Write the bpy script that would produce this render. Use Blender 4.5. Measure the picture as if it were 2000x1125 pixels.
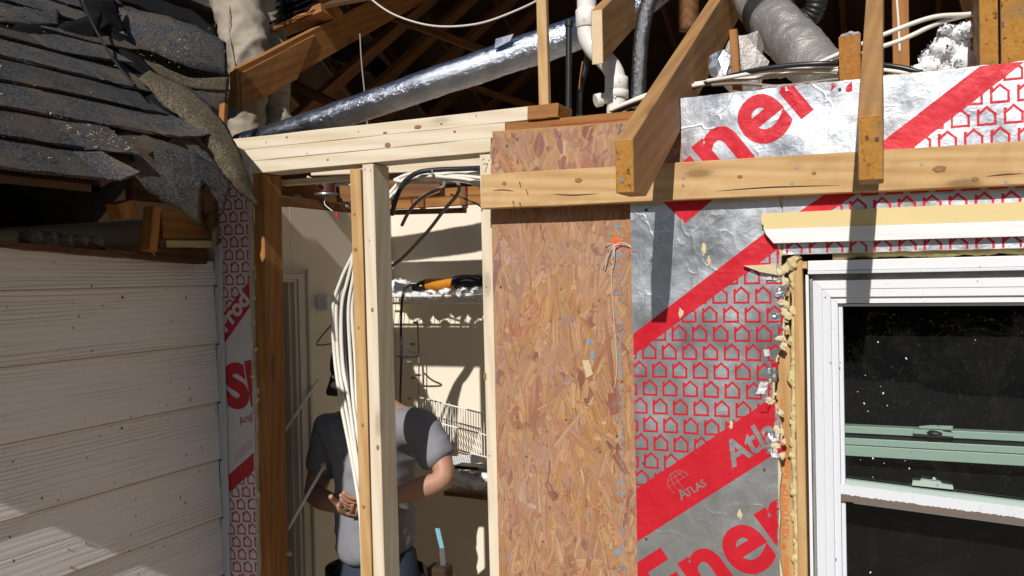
import bpy, bmesh, math, random
from mathutils import Vector, Matrix, noise

# ------------------------------------------------------------------ camera, sky, sun
scene = bpy.context.scene
for o in list(bpy.data.objects):
    bpy.data.objects.remove(o)
COL = scene.collection
FPX = 1704.0
YAW, PITCH, ROLL = math.radians(23.6), math.radians(-0.82), math.radians(-1.21)
CAM = Vector((0.0, -2.2, 2.0))
FW = Vector((-math.sin(YAW) * math.cos(PITCH), math.cos(YAW) * math.cos(PITCH), math.sin(PITCH)))
_r = Vector((math.cos(YAW), math.sin(YAW), 0)); _u = _r.cross(FW)
RT = _r * math.cos(ROLL) + _u * math.sin(ROLL)
UP = _u * math.cos(ROLL) - _r * math.sin(ROLL)
cd = bpy.data.cameras.new('camera'); cam = bpy.data.objects.new('camera', cd); COL.objects.link(cam)
cd.sensor_width = 36; cd.lens = 36 * FPX / 2000; cd.clip_start = 0.05; cd.clip_end = 3000
M = Matrix((RT, UP, -FW)).transposed().to_4x4(); M.translation = CAM
cam.matrix_world = M
scene.camera = cam

SUN_DIR = Vector((-0.10, 1.0, -0.67)).normalized()
el = math.asin(-SUN_DIR.z)
w = bpy.data.worlds.new('World'); scene.world = w; w.use_nodes = True
nt = w.node_tree
sky = nt.nodes.new('ShaderNodeTexSky'); sky.sky_type = 'NISHITA'; sky.sun_disc = False
sky.sun_elevation = el; sky.sun_rotation = math.pi - math.atan2(0.10, 1.0)
sky.altitude = 200; sky.air_density = 1.0; sky.dust_density = 0.6; sky.ozone_density = 1.3
nt.links.new(sky.outputs[0], nt.nodes['Background'].inputs[0])
nt.nodes['Background'].inputs[1].default_value = 0.06
sd = bpy.data.lights.new('sun', 'SUN'); sd.energy = 5.0; sd.angle = math.radians(0.53); sd.color = (1.0, 0.955, 0.89)
sun = bpy.data.objects.new('sun', sd); COL.objects.link(sun); sun.location = (1, -10, 9)
sun.rotation_euler = SUN_DIR.to_track_quat('-Z', 'Y').to_euler()
vs = scene.view_settings
vs.view_transform = 'Standard'; vs.look = 'None'; vs.exposure = -0.25; vs.gamma = 1.0; vs.use_curve_mapping = False

# ------------------------------------------------------------------ helpers
RND = random.Random(7)
def R(a, b): return RND.uniform(a, b)
def ray(px, py): return FW + RT * ((px - 1000) / FPX) - UP * ((py - 562.5) / FPX)
def at(px, py, y=None, x=None, z=None):
    d = ray(px, py)
    if y is not None: t = (y - CAM.y) / d.y
    elif x is not None: t = (x - CAM.x) / d.x
    else: t = (z - CAM.z) / d.z
    return CAM + d * t
def link(o, parent=None):
    COL.objects.link(o)
    if parent is not None:
        o.parent = parent
        o.matrix_parent_inverse = parent_inv(parent)
    return o
def parent_inv(p):
    m = p.matrix_basis.copy(); q = p
    while q.parent is not None:
        m = q.parent.matrix_basis @ q.matrix_parent_inverse @ m
        q = q.parent
    return m.inverted()
def tag(o, label=None, cat=None, group=None, kind=None):
    if label: o['label'] = label
    if cat: o['category'] = cat
    if group: o['group'] = group
    if kind: o['kind'] = kind
    return o
def thing(name, label, cat, loc, group=None):
    o = bpy.data.objects.new(name, None); o.empty_display_size = 0.05; COL.objects.link(o)
    o.location = loc
    return tag(o, label, cat, group)
def mk(name, verts, faces, mat, parent=None, smooth=False, fm=None, matrix=None):
    me = bpy.data.meshes.new(name); me.from_pydata([tuple(v) for v in verts], [], faces)
    mats = mat if isinstance(mat, (list, tuple)) else [mat]
    for m in mats: me.materials.append(m)
    if fm: me.polygons.foreach_set('material_index', fm)
    if smooth: me.polygons.foreach_set('use_smooth', [True] * len(me.polygons))
    me.update()
    o = bpy.data.objects.new(name, me)
    if matrix is not None: o.matrix_basis = matrix
    return link(o, parent)
def from_bm(name, bm, mat, parent=None, smooth=False, matrix=None):
    me = bpy.data.meshes.new(name); bm.to_mesh(me); bm.free()
    mats = mat if isinstance(mat, (list, tuple)) else [mat]
    for m in mats: me.materials.append(m)
    if smooth: me.polygons.foreach_set('use_smooth', [True] * len(me.polygons))
    o = bpy.data.objects.new(name, me)
    if matrix is not None: o.matrix_basis = matrix
    return link(o, parent)
def frame_of(a, b, up):
    X = (b - a).normalized(); u = Vector(up)
    Y = u.cross(X).normalized(); Z = X.cross(Y)
    m = Matrix((X, Y, Z)).transposed().to_4x4(); m.translation = a
    return m
def board(name, a, b, w, h, mat, up=(0, 0, 1), cutA=None, cutB=None, parent=None, ch=0.002, jit=0.0006, seg=8, rag=0.0):
    """sawn board: local X along its length, w thick (local Y), h deep (local Z), chamfered; mat = (face, end grain)"""
    a = Vector(a); b = Vector(b); m = frame_of(a, b, up); L = (b - a).length
    inv = m.to_3x3().inverted()
    def shift(cut, z, y):
        if cut is None: return 0
        n = inv @ Vector(cut)               # plane normal of the cut, in local space
        return -(n.y * y + n.z * z) / n.x
    c = [(-w/2+ch, -h/2), (w/2-ch, -h/2), (w/2, -h/2+ch), (w/2, h/2-ch), (w/2-ch, h/2), (-w/2+ch, h/2), (-w/2, h/2-ch), (-w/2, -h/2+ch)]
    V = []; F = []; fm = []
    for i in range(seg + 1):
        t = i / seg
        for (y, z) in c:
            s = shift(cutA, z, y) * (1 - t) + shift(cutB, z, y) * t
            r = R(-rag, rag) if i in (0, seg) else 0
            V.append((t * L + s + r, y + R(-jit, jit), z + R(-jit, jit)))
    for i in range(seg):
        for k in range(8):
            k2 = (k + 1) % 8
            F.append((i*8+k, i*8+k2, (i+1)*8+k2, (i+1)*8+k)); fm.append(0)
    F.append(tuple(range(7, -1, -1))); fm.append(1)
    F.append(tuple(seg*8 + k for k in range(8))); fm.append(1)
    mm = mat if isinstance(mat, (list, tuple)) else (mat, mat)
    return mk(name, V, F, mm, parent, fm=fm, matrix=m)
def prism(name, poly, y0, y1, mat, parent=None, axis='y'):
    """polygon in (x,z) extruded from y0 to y1 (axis y), or (y,z) extruded along x"""
    n = len(poly)
    if axis == 'y': V = [(p[0], y0, p[1]) for p in poly] + [(p[0], y1, p[1]) for p in poly]
    elif axis == 'x': V = [(y0, p[0], p[1]) for p in poly] + [(y1, p[0], p[1]) for p in poly]
    else: V = [(p[0], p[1], y0) for p in poly] + [(p[0], p[1], y1) for p in poly]
    F = [tuple(range(n)), tuple(range(2*n-1, n-1, -1))] + [(i, i+n, (i+1) % n + n, (i+1) % n) for i in range(n)]
    bm = bmesh.new(); vs_ = [bm.verts.new(v) for v in V]
    for f in F: bm.faces.new([vs_[i] for i in f])
    bmesh.ops.recalc_face_normals(bm, faces=bm.faces)
    return from_bm(name, bm, mat, parent)
def box(name, lo, hi, mat, parent=None, bev=0.0):
    bm = bmesh.new(); bmesh.ops.create_cube(bm, size=1)
    for v in bm.verts:
        v.co = Vector([(lo[k] + hi[k]) / 2 + v.co[k] * (hi[k] - lo[k]) for k in range(3)])
    if bev: bmesh.ops.bevel(bm, geom=list(bm.edges), offset=bev, segments=2, affect='EDGES', profile=0.5)
    return from_bm(name, bm, mat, parent)
def spline(pts, n=8):
    pts = [Vector(p) for p in pts]; out = []
    for i in range(len(pts) - 1):
        p0 = pts[max(i-1, 0)]; p1 = pts[i]; p2 = pts[i+1]; p3 = pts[min(i+2, len(pts)-1)]
        for k in range(n):
            t = k / n
            out.append(0.5 * ((2*p1) + (p2-p0)*t + (2*p0-5*p1+4*p2-p3)*t*t + (3*p1-p0-3*p2+p3)*t**3))
    out.append(pts[-1]); return out
def tube_data(path, rad, n=8, squash=1.0):
    V = []; F = []; N = len(path)
    prev = None
    for i, p in enumerate(path):
        t = (path[min(i+1, N-1)] - path[max(i-1, 0)]).normalized()
        if prev is None:
            ref = Vector((0, 0, 1)) if abs(t.z) < 0.9 else Vector((1, 0, 0))
            a = t.cross(ref).normalized()
        else:
            a = (prev - t * prev.dot(t)).normalized()
        prev = a; b = t.cross(a)
        r = rad(i / (N-1)) if callable(rad) else rad
        for k in range(n):
            an = 2*math.pi*k/n
            V.append(p + a*math.cos(an)*r + b*math.sin(an)*r*squash)
    for i in range(N-1):
        for k in range(n):
            F.append((i*n+k, i*n+(k+1) % n, (i+1)*n+(k+1) % n, (i+1)*n+k))
    F.append(tuple(range(n-1, -1, -1))); F.append(tuple((N-1)*n+k for k in range(n)))
    return V, F
def tube(name, pts, rad, mat, parent=None, n=8, seg=8, squash=1.0):
    V, F = tube_data(spline(pts, seg), rad, n, squash)
    return mk(name, V, F, mat, parent, smooth=True)
def multi_tube(name, paths, rad, mat, parent=None, n=6):
    V = []; F = []
    for p in paths:
        v, f = tube_data([Vector(q) for q in p], rad, n); k = len(V)
        V += v; F += [tuple(i+k for i in ff) for ff in f]
    return mk(name, V, F, mat, parent, smooth=True)

# ------------------------------------------------------------------ materials
class NB:
    def __init__(s, name):
        s.m = bpy.data.materials.new(name); s.m.use_nodes = True; s.t = s.m.node_tree
        s.b = s.t.nodes['Principled BSDF']; s.n = s.t.nodes; s.out = s.n['Material Output']
    def node(s, typ, **kw):
        n = s.n.new(typ)
        for k, v in kw.items(): setattr(n, k, v)
        return n
    def put(s, sock, val):
        if hasattr(val, 'is_output') or isinstance(val, bpy.types.NodeSocket): s.t.links.new(val, sock)
        else: sock.default_value = val
    def coord(s, kind='Object', scale=(1, 1, 1), rnd=True):
        tc = s.node('ShaderNodeTexCoord'); src = tc.outputs[kind]
        if rnd:
            oi = s.node('ShaderNodeObjectInfo'); mu = s.math('MULTIPLY', oi.outputs['Random'], 37.0)
            ad = s.node('ShaderNodeVectorMath', operation='ADD'); s.put(ad.inputs[0], src)
            cb = s.node('ShaderNodeCombineXYZ')
            for i in range(3): s.put(cb.inputs[i], mu)
            s.put(ad.inputs[1], cb.outputs[0]); src = ad.outputs[0]
        mp = s.node('ShaderNodeMapping'); s.put(mp.inputs[0], src); mp.inputs['Scale'].default_value = scale
        return mp.outputs[0]
    def noise(s, vec, scale=5, detail=4, rough=0.55, dist=0.0, out='Fac'):
        n = s.node('ShaderNodeTexNoise'); s.put(n.inputs['Vector'], vec)
        n.inputs['Scale'].default_value = scale; n.inputs['Detail'].default_value = detail
        n.inputs['Roughness'].default_value = rough; n.inputs['Distortion'].default_value = dist
        return n.outputs[out]
    def voro(s, vec, scale=5, feat='F1', out='Distance', rnd=1.0):
        n = s.node('ShaderNodeTexVoronoi', feature=feat); s.put(n.inputs['Vector'], vec); n.inputs['Scale'].default_value = scale
        n.inputs['Randomness'].default_value = rnd
        return n.outputs[out]
    def ramp(s, fac, stops, interp='LINEAR'):
        n = s.node('ShaderNodeValToRGB'); s.put(n.inputs[0], fac); cr = n.color_ramp; cr.interpolation = interp
        while len(cr.elements) < len(stops): cr.elements.new(0.5)
        for e, (p, c) in zip(cr.elements, stops):
            e.position = p; e.color = (c, c, c, 1) if isinstance(c, (int, float)) else (*c, 1)
        return n.outputs[0]
    def mix(s, fac, a, b, mode='MIX'):
        n = s.node('ShaderNodeMix', data_type='RGBA', blend_type=mode)
        s.put(n.inputs[0], fac)
        for i, v in ((6, a), (7, b)):
            if isinstance(v, (tuple, list)) and len(v) == 3: v = (*v, 1)
            s.put(n.inputs[i], v)
        return n.outputs[2]
    def math(s, op, a, b=0.0, clamp=False):
        n = s.node('ShaderNodeMath', operation=op); n.use_clamp = clamp; s.put(n.inputs[0], a); s.put(n.inputs[1], b)
        return n.outputs[0]
    def bump(s, h, strength=0.3, dist=0.002, normal=None):
        n = s.node('ShaderNodeBump'); s.put(n.inputs['Height'], h); n.inputs['Strength'].default_value = strength
        n.inputs['Distance'].default_value = dist
        if normal is not None: s.put(n.inputs['Normal'], normal)
        return n.outputs[0]
    def set(s, color=None, rough=None, metal=None, normal=None, **kw):
        if color is not None:
            if isinstance(color, (tuple, list)) and len(color) == 3: color = (*color, 1)
            s.put(s.b.inputs['Base Color'], color)
        if rough is not None: s.put(s.b.inputs['Roughness'], rough)
        if metal is not None: s.put(s.b.inputs['Metallic'], metal)
        if normal is not None: s.put(s.b.inputs['Normal'], normal)
        for k, v in kw.items(): s.put(s.b.inputs[k], v)
        return s.m

def wood(name, light, mid, dark, rough=0.7, knots=0.5, stain=0.0, stain_col=(0.12, 0.09, 0.07), grain=1.0, bump=0.35):
    n = NB(name)
    v = n.coord(scale=(1, 1, 1))
    st = n.node('ShaderNodeMapping'); n.put(st.inputs[0], v); st.inputs['Scale'].default_value = (1.1, 13, 13)
    big = n.noise(st.outputs[0], 1.6, 3, 0.5, 0.6)
    rings = n.node('ShaderNodeTexWave', wave_type='BANDS', bands_direction='DIAGONAL'); n.put(rings.inputs['Vector'], st.outputs[0])
    rings.inputs['Scale'].default_value = 1.3 * grain; rings.inputs['Distortion'].default_value = 5.0; rings.inputs['Detail'].default_value = 3
    rings.inputs['Detail Scale'].default_value = 0.7
    fn = n.node('ShaderNodeMapping'); n.put(fn.inputs[0], v); fn.inputs['Scale'].default_value = (7, 210, 210)
    fine = n.noise(fn.outputs[0], 1.0, 4, 0.6)
    f = n.math('ADD', n.math('MULTIPLY', rings.outputs['Fac'], 0.22), n.math('MULTIPLY', big, 0.70))
    f = n.math('ADD', f, n.math('MULTIPLY', n.math('SUBTRACT', fine, 0.5), 0.40))
    col = n.ramp(f, [(0.16, dark), (0.48, mid), (0.78, light)])
    kv = n.node('ShaderNodeMapping'); n.put(kv.inputs[0], v); kv.inputs['Scale'].default_value = (3.2, 11, 11)
    kd = n.voro(kv.outputs[0], 1.0)
    kd2 = n.math('ADD', kd, n.math('MULTIPLY', n.math('SUBTRACT', fine, 0.5), 0.05))
    km = n.ramp(kd2, [(0.0, 1.0), (0.085, 0.9), (0.14, 0.25), (0.24, 0.0)])
    col = n.mix(n.math('MULTIPLY', km, knots), col, tuple(c * 0.42 for c in dark), 'MIX')
    if stain > 0:
        sn = n.noise(v, 7, 5, 0.65, 0.4); sm = n.ramp(sn, [(0.46, 0.0), (0.66, 1.0)])
        col = n.mix(n.math('MULTIPLY', sm, stain), col, stain_col)
    sp = n.voro(v, 90); spm = n.ramp(sp, [(0.0, 1.0), (0.075, 0.0)])
    spn = n.ramp(n.noise(v, 14, 2), [(0.5, 0.0), (0.62, 1.0)])
    col = n.mix(n.math('MULTIPLY', n.math('MULTIPLY', spm, spn), 0.55), col, (0.05, 0.035, 0.025))
    h = n.math('ADD', n.math('MULTIPLY', fine, 0.6), n.math('MULTIPLY', f, 0.6))
    return n.set(col, rough, normal=n.bump(h, bump, 0.0015), **{'Specular IOR Level': 0.25})
def endgrain(name, light, dark, spots=0.6):
    n = NB(name); v = n.coord()
    nz = n.noise(v, 120, 5, 0.7); big = n.noise(v, 22, 3, 0.5)
    f = n.math('ADD', n.math('MULTIPLY', nz, 0.7), n.math('MULTIPLY', big, 0.3))
    col = n.ramp(f, [(0.3, dark), (0.65, light)])
    sp = n.ramp(n.noise(v, 55, 3, 0.6), [(0.60, 0.0), (0.68, 1.0)])
    col = n.mix(n.math('MULTIPLY', sp, spots), col, (0.07, 0.04, 0.02))
    gr = n.ramp(n.noise(v, 16, 2), [(0.58, 0.0), (0.7, 1.0)])
    col = n.mix(n.math('MULTIPLY', gr, 0.45 * spots), col, (0.17, 0.14, 0.10))
    return n.set(col, 0.85, normal=n.bump(nz, 0.6, 0.003), **{'Specular IOR Level': 0.15})
def plain(name, col, rough=0.6, metal=0.0, var=0.12, scale=20, bump=0.15, speck=0.0, speck_col=(0.05, 0.04, 0.03), speck_scale=60, spec=0.3):
    n = NB(name); v = n.coord(rnd=True)
    nz = n.noise(v, scale, 5, 0.6)
    c = n.mix(nz, tuple(max(0, x * (1 - var)) for x in col), tuple(min(1, x * (1 + var)) for x in col))
    if speck:
        s = n.ramp(n.voro(v, speck_scale), [(0.0, 1.0), (0.12, 0.8), (0.2, 0.0)])
        k = n.ramp(n.noise(v, speck_scale * 0.22, 2), [(0.52, 0.0), (0.62, 1.0)])
        c = n.mix(n.math('MULTIPLY', n.math('MULTIPLY', s, k), speck), c, speck_col)
    return n.set(c, rough, metal, n.bump(nz, bump, 0.002), **{'Specular IOR Level': spec})

PINE = wood('new pine', (0.76, 0.68, 0.55), (0.71, 0.615, 0.475), (0.60, 0.475, 0.32), knots=0.55, bump=0.2)
PINE_E = endgrain('new pine end', (0.72, 0.58, 0.38), (0.55, 0.40, 0.24), 0.1)
LEDG = wood('old yellow pine', (0.64, 0.45, 0.24), (0.57, 0.37, 0.175), (0.44, 0.25, 0.095), knots=0.8, stain=0.3, stain_col=(0.26, 0.13, 0.05), grain=1.3)
LEDG_E = endgrain('old yellow pine end', (0.52, 0.32, 0.13), (0.34, 0.18, 0.06), 0.4)
STUDY = wood('aged stud pine', (0.60, 0.42, 0.22), (0.53, 0.33, 0.145), (0.42, 0.23, 0.085), knots=0.8, stain=0.2, stain_col=(0.3, 0.15, 0.06))
RAFT = wood('weathered rafter fir', (0.47, 0.27, 0.115), (0.39, 0.21, 0.08), (0.28, 0.14, 0.05), knots=0.55, stain=0.35, stain_col=(0.22, 0.15, 0.11))
RAFT_E = endgrain('rafter sawn end', (0.48, 0.24, 0.055), (0.30, 0.13, 0.025), 0.9)
ORNG = wood('orange aged fir', (0.42, 0.20, 0.068), (0.35, 0.155, 0.046), (0.25, 0.10, 0.03), knots=0.6, stain=0.3, stain_col=(0.16, 0.07, 0.03))
ORNG_E = endgrain('orange fir end', (0.46, 0.21, 0.055), (0.28, 0.11, 0.025), 0.6)
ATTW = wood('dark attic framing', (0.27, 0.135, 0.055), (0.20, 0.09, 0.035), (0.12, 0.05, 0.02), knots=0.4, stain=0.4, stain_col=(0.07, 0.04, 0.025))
CUTW = endgrain('fresh cut rafter end', (0.74, 0.60, 0.40), (0.62, 0.46, 0.27), 0.1)
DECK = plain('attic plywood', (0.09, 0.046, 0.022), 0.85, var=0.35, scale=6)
WHITEP = plain('white vinyl', (0.68, 0.70, 0.75), 0.42, var=0.03, scale=8, bump=0.05, speck=0.5, speck_scale=120)
WHITEB = plain('bright white vinyl', (0.76, 0.77, 0.80), 0.35, var=0.02, bump=0.03, speck=0.35, speck_scale=100)
CHAN = plain('dirty channel', (0.23, 0.20, 0.18), 0.9, var=0.4, scale=60)
GREEN = plain('aged green vinyl', (0.40, 0.49, 0.44), 0.35, var=0.05, speck=0.4, speck_scale=40)
BRUSH = plain('pile weatherstrip', (0.17, 0.13, 0.11), 0.95, var=0.4, scale=300, bump=0.8)
GASK = plain('grey fuzzy gasket', (0.27, 0.265, 0.26), 0.95, var=0.6, scale=260, bump=1.0)
BLACK = plain('black rubber', (0.018, 0.018, 0.02), 0.45, var=0.2, spec=0.5)
CABW = plain('white cable jacket', (0.78, 0.75, 0.68), 0.4, var=0.05, scale=14, bump=0.05, speck=0.3, speck_scale=30)
CABK = plain('black cable jacket', (0.022, 0.022, 0.026), 0.35, var=0.2, spec=0.6)
CABG = plain('grey cable jacket', (0.24, 0.20, 0.18), 0.5, var=0.1)
ROPE = plain('twisted white string', (0.62, 0.57, 0.5), 0.85, var=0.2, scale=200, bump=0.6)
PVC = plain('white pvc', (0.80, 0.78, 0.73), 0.32, var=0.04, scale=10, bump=0.04, speck=0.5, speck_scale=24, speck_col=(0.2, 0.17, 0.14), spec=0.5)
IRON = plain('dark iron pipe', (0.045, 0.046, 0.05), 0.45, 0.6, var=0.4, scale=30)
FLUFF = plain('white blown insulation', (0.84, 0.85, 0.88), 0.95, var=0.05, scale=110, bump=0.25, spec=0.05)
FLUFFD = plain('dusty blown insulation', (0.40, 0.38, 0.37), 0.95, var=0.25, scale=60, bump=0.6, spec=0.05)
FIBER = plain('yellow fibreglass', (0.56, 0.47, 0.23), 0.95, var=0.3, scale=70, bump=0.7, spec=0.05)
FOAM = plain('cream foam core', (0.64, 0.54, 0.35), 0.95, var=0.18, scale=120, bump=0.7, spec=0.05)
SPRAY = plain('yellow spray foam', (0.58, 0.48, 0.25), 0.85, var=0.5, scale=55, bump=0.5, spec=0.2)
DRYW = plain('painted beige drywall', (0.82, 0.75, 0.62), 0.9, var=0.05, scale=5, bump=0.04, spec=0.1)
CASE = plain('cream door casing', (0.64, 0.585, 0.49), 0.6, var=0.04, bump=0.04)
DOOR = plain('taupe door leaf', (0.24, 0.20, 0.16), 0.6, var=0.05)
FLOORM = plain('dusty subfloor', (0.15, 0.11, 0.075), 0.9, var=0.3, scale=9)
ORCAP = plain('orange plastic cap', (0.78, 0.13, 0.03), 0.4, var=0.05)
STEEL = plain('nail steel', (0.32, 0.32, 0.33), 0.4, 0.8)
RUST = plain('rusty nail', (0.13, 0.075, 0.05), 0.75, 0.3, var=0.4, scale=80)
BLUEI = plain('blue line ink', (0.10, 0.33, 0.56), 0.8, var=0.2)
WIRE = plain('white coated wire', (0.82, 0.80, 0.76), 0.4, var=0.03)
TRIMY = plain('yellow primed wood', (0.72, 0.58, 0.29), 0.7, var=0.06, scale=8, bump=0.1)
KNOT = plain('pine knot', (0.30, 0.155, 0.06), 0.6, var=0.5, scale=120)
KNOTR = plain('knot bark ring', (0.12, 0.06, 0.025), 0.8, var=0.4, scale=120)
# ------------------------------------------------------------------ foil and print materials
def foil_mat(name, col, metal, rough, amp=0.5):
    n = NB(name); tc = n.node('ShaderNodeTexCoord').outputs['Object']
    a = n.noise(tc, 26, 6, 0.62, 0.5)
    wp = n.node('ShaderNodeVectorMath', operation='ADD'); n.put(wp.inputs[0], tc); wn = n.node('ShaderNodeVectorMath', operation='SCALE'); n.put(wn.inputs[0], n.noise(tc, 9, 3, out='Color')); wn.inputs[3].default_value = 0.12; n.put(wp.inputs[1], wn.outputs[0])
    b = n.voro(wp.outputs[0], 13, 'DISTANCE_TO_EDGE'); br = n.ramp(b, [(0.0, 1.0), (0.05, 0.0)])
    k = n.ramp(n.noise(tc, 4.2, 3), [(0.52, 0.0), (0.68, 1.0)])
    c = n.math('MULTIPLY', br, n.math('MULTIPLY', k, 0.35))
    mp = n.node('ShaderNodeMapping'); n.put(mp.inputs[0], tc); mp.inputs['Scale'].default_value = (60, 1, 4)
    st = n.noise(mp.outputs[0], 1.0, 3, 0.5)
    rd = n.math('ABSOLUTE', n.math('SUBTRACT', n.noise(tc, 5.5, 3, 0.55, 0.6), 0.5)); cl_ = n.ramp(rd, [(0.0, 1.0), (0.012, 0.35), (0.03, 0.0)])
    c = n.math('ADD', c, n.math('MULTIPLY', cl_, n.ramp(n.noise(tc, 3.1, 2), [(0.42, 0.0), (0.6, 1.0)])))
    h = n.math('ADD', n.math('MULTIPLY', a, 0.8), n.math('ADD', n.math('MULTIPLY', c, 0.30), n.math('MULTIPLY', st, 0.25)))
    nz = n.noise(tc, 9, 5, 0.65)
    rg = n.ramp(nz, [(0.3, rough - 0.07), (0.7, rough + 0.13)])
    sp = n.ramp(n.voro(tc, 70), [(0.0, 1.0), (0.09, 0.0)])
    spk = n.ramp(n.noise(tc, 7, 2), [(0.5, 0.0), (0.6, 1.0)])
    cc = n.mix(nz, tuple(x * 0.86 for x in col), col)
    cc = n.mix(n.math('MULTIPLY', n.math('MULTIPLY', sp, spk), 0.4), cc, (0.62, 0.60, 0.56))
    return n.set(cc, rg, metal, n.bump(h, amp, 0.006))
FOIL = foil_mat('aluminium foil facer', (0.70, 0.73, 0.78), 0.95, 0.31, 0.24)
FOILW = foil_mat('white laminated facer', (0.66, 0.64, 0.66), 0.0, 0.5, 0.3)
INK = foil_mat('red printed foil', (0.62, 0.012, 0.028), 0.15, 0.36, 0.30)
INKD = foil_mat('red ink on white', (0.50, 0.018, 0.03), 0.0, 0.5, 0.3)
INKK = plain('orange stamp ink', (0.62, 0.13, 0.035), 0.8, var=0.15)

def fdisp(x, z):
    v = noise.noise(Vector((x * 7, 3.1, z * 7))) * 0.0016 + noise.noise(Vector((x * 23, 1.7, z * 19))) * 0.0010
    v += noise.noise(Vector((x * 60, 9.7, z * 60))) * 0.00045
    return v
def text2d(s, size, offset=0.0, shear=0.0, space=1.0):
    cu = bpy.data.curves.new('t', 'FONT'); cu.body = s; cu.size = size; cu.offset = offset; cu.shear = shear
    cu.space_character = space; cu.resolution_u = 6
    o = bpy.data.objects.new('t', cu); COL.objects.link(o)
    dg = bpy.context.evaluated_depsgraph_get(); dg.update()
    me = o.evaluated_get(dg).to_mesh()
    V = [(v.co.x, v.co.y) for v in me.vertices]; F = [tuple(p.vertices) for p in me.polygons]
    bpy.data.objects.remove(o); bpy.data.curves.remove(cu)
    return V, F
class Print:
    def __init__(s): s.bm = bmesh.new()
    def add(s, V, F):
        vs_ = [s.bm.verts.new((p[0], 0, p[1])) for p in V]
        for f in F:
            try: s.bm.faces.new([vs_[i] for i in f])
            except ValueError: pass
    def poly(s, pts): s.add(pts, [tuple(range(len(pts)))])
    def text(s, body, org, ang, size, offset=0.0, shear=0.0, space=1.0, sx=1.0):
        V, F = text2d(body, size, offset, shear, space)
        ca, sa = math.cos(ang), math.sin(ang)
        s.add([(org[0] + u*sx*ca - v*sa, org[1] + u*sx*sa + v*ca) for u, v in V], F)
    def stroke(s, pts, wd, closed=False):
        n = len(pts)
        for i in range(n if closed else n-1):
            a = Vector(pts[i]); b = Vector(pts[(i+1) % n]); d = (b-a).normalized() * wd/2; q = Vector((-d.y, d.x))
            s.poly([a-d+q, a-d-q, b+d-q, b+d+q])
    def clip(s, co, no):   # keep the side the normal points away from
        bmesh.ops.bisect_plane(s.bm, geom=list(s.bm.verts)+list(s.bm.edges)+list(s.bm.faces), plane_co=(co[0], 0, co[1]), plane_no=(no[0], 0, no[1]), clear_outer=True)
    def rect(s, x0, x1, z0, z1):
        s.clip((x0, 0), (-1, 0)); s.clip((x1, 0), (1, 0)); s.clip((0, z0), (0, -1)); s.clip((0, z1), (0, 1))
    def done(s, name, mat, parent, y, lift, disp=True, keep=None):
        bm = s.bm
        if disp and bm.verts:
            xs = [v.co.x for v in bm.verts]; zs = [v.co.z for v in bm.verts]
            for lo, hi, k in ((min(xs), max(xs), 0), (min(zs), max(zs), 2)):
                t = math.ceil(lo / 0.012) * 0.012
                while t < hi:
                    co = [0, 0, 0]; co[k] = t; no = [0, 0, 0]; no[k] = 1
                    bmesh.ops.bisect_plane(bm, geom=list(bm.verts)+list(bm.edges)+list(bm.faces), plane_co=co, plane_no=no)
                    t += 0.012
        if keep:
            kill = [f for f in bm.faces if not keep(f.calc_center_median().x, f.calc_center_median().z)]
            bmesh.ops.delete(bm, geom=kill, context='FACES')
        for f in bm.faces:
            f.normal_update()
            if f.normal.y > 0: f.normal_flip()
        for v in bm.verts: v.co.y = y - lift + (fdisp(v.co.x, v.co.z) if disp else 0)
        return from_bm(name, bm, mat, parent)
def house_icon(pr, x, z, wd, ht, sw):
    e = ht * 0.58
    pts = [(x, z), (x+wd, z), (x+wd, z+e), (x+wd/2, z+ht), (x+wd*0.22, z+ht*0.78), (x+wd*0.22, z+ht*0.93), (x+wd*0.06, z+ht*0.93), (x, z+e)]
    pts = [(x, z), (x+wd, z), (x+wd, z+e), (x+wd/2, z+ht), (x, z+e)]
    pr.stroke(pts, sw, True)
    pr.poly([(x-sw/2, z+e-sw*0.2), (x+wd*0.12, z+e+sw*0.8), (x+wd*0.12, z+ht*0.90), (x-sw/2, z+ht*0.90)])

def foam_board(name, label, x0, x1, z0, z1, y, thick, ragR=None, ragT=None, ragB=None, face=None, ragL=None):
    """rigid insulation: foil facing (wrinkled grid with torn edges) over a cream foam core"""
    th = thing(name, label, 'insulation board', ((x0+x1)/2, y + thick/2, z0))
    step = 0.012; nx = max(3, int((x1-x0)/step)); nz = max(3, int((z1-z0)/step))
    def X(i, z):
        xl = x0 + (ragL(z) if ragL else 0); xr = x1 + (ragR(z) if ragR else 0)
        return xl + (xr-xl) * i / nx
    V = []; F = []
    for j in range(nz+1):
        for i in range(nx+1):
            zz = z0 + (z1-z0)*j/nz; xx = X(i, zz)
            if j == nz and ragT: zz += ragT(xx)
            if j == 0 and ragB: zz += ragB(xx)
            V.append((xx, y + fdisp(xx, zz), zz))
    for j in range(nz):
        for i in range(nx):
            a = j*(nx+1)+i; F.append((a, a+1, a+nx+2, a+nx+1))
    mk('facing', V, F, face or FOIL, th, smooth=True)
    # core: same outline, edges slightly proud so that the cream foam shows where the facing is torn
    C = []; 
    ring = []
    N = 60
    rr = random.Random(len(label) * 7 + 3)
    def e(a): return rr.uniform(-a, a)
    for j in range(N+1):
        zz = z0 + (z1-z0)*j/N; ring.append((X(nx, zz) + (0.004 + e(0.004) if ragR else 0.0006), zz + (ragT(x1)+0.001 if (j == N and ragT) else 0)))
    M_ = 40
    for i in range(1, M_+1):
        xx = x1 + (x0-x1)*i/M_; ring.append((xx, z1 + ((ragT(xx) + e(0.0012) + 0.001) if ragT else 0.0006)))
    for j in range(1, N+1):
        zz = z1 + (z0-z1)*j/N; ring.append((X(0, zz) - 0.0006, zz))
    prism('foam_core', ring, y + 0.0030, y + thick, FOAM, th)
    return th

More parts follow.
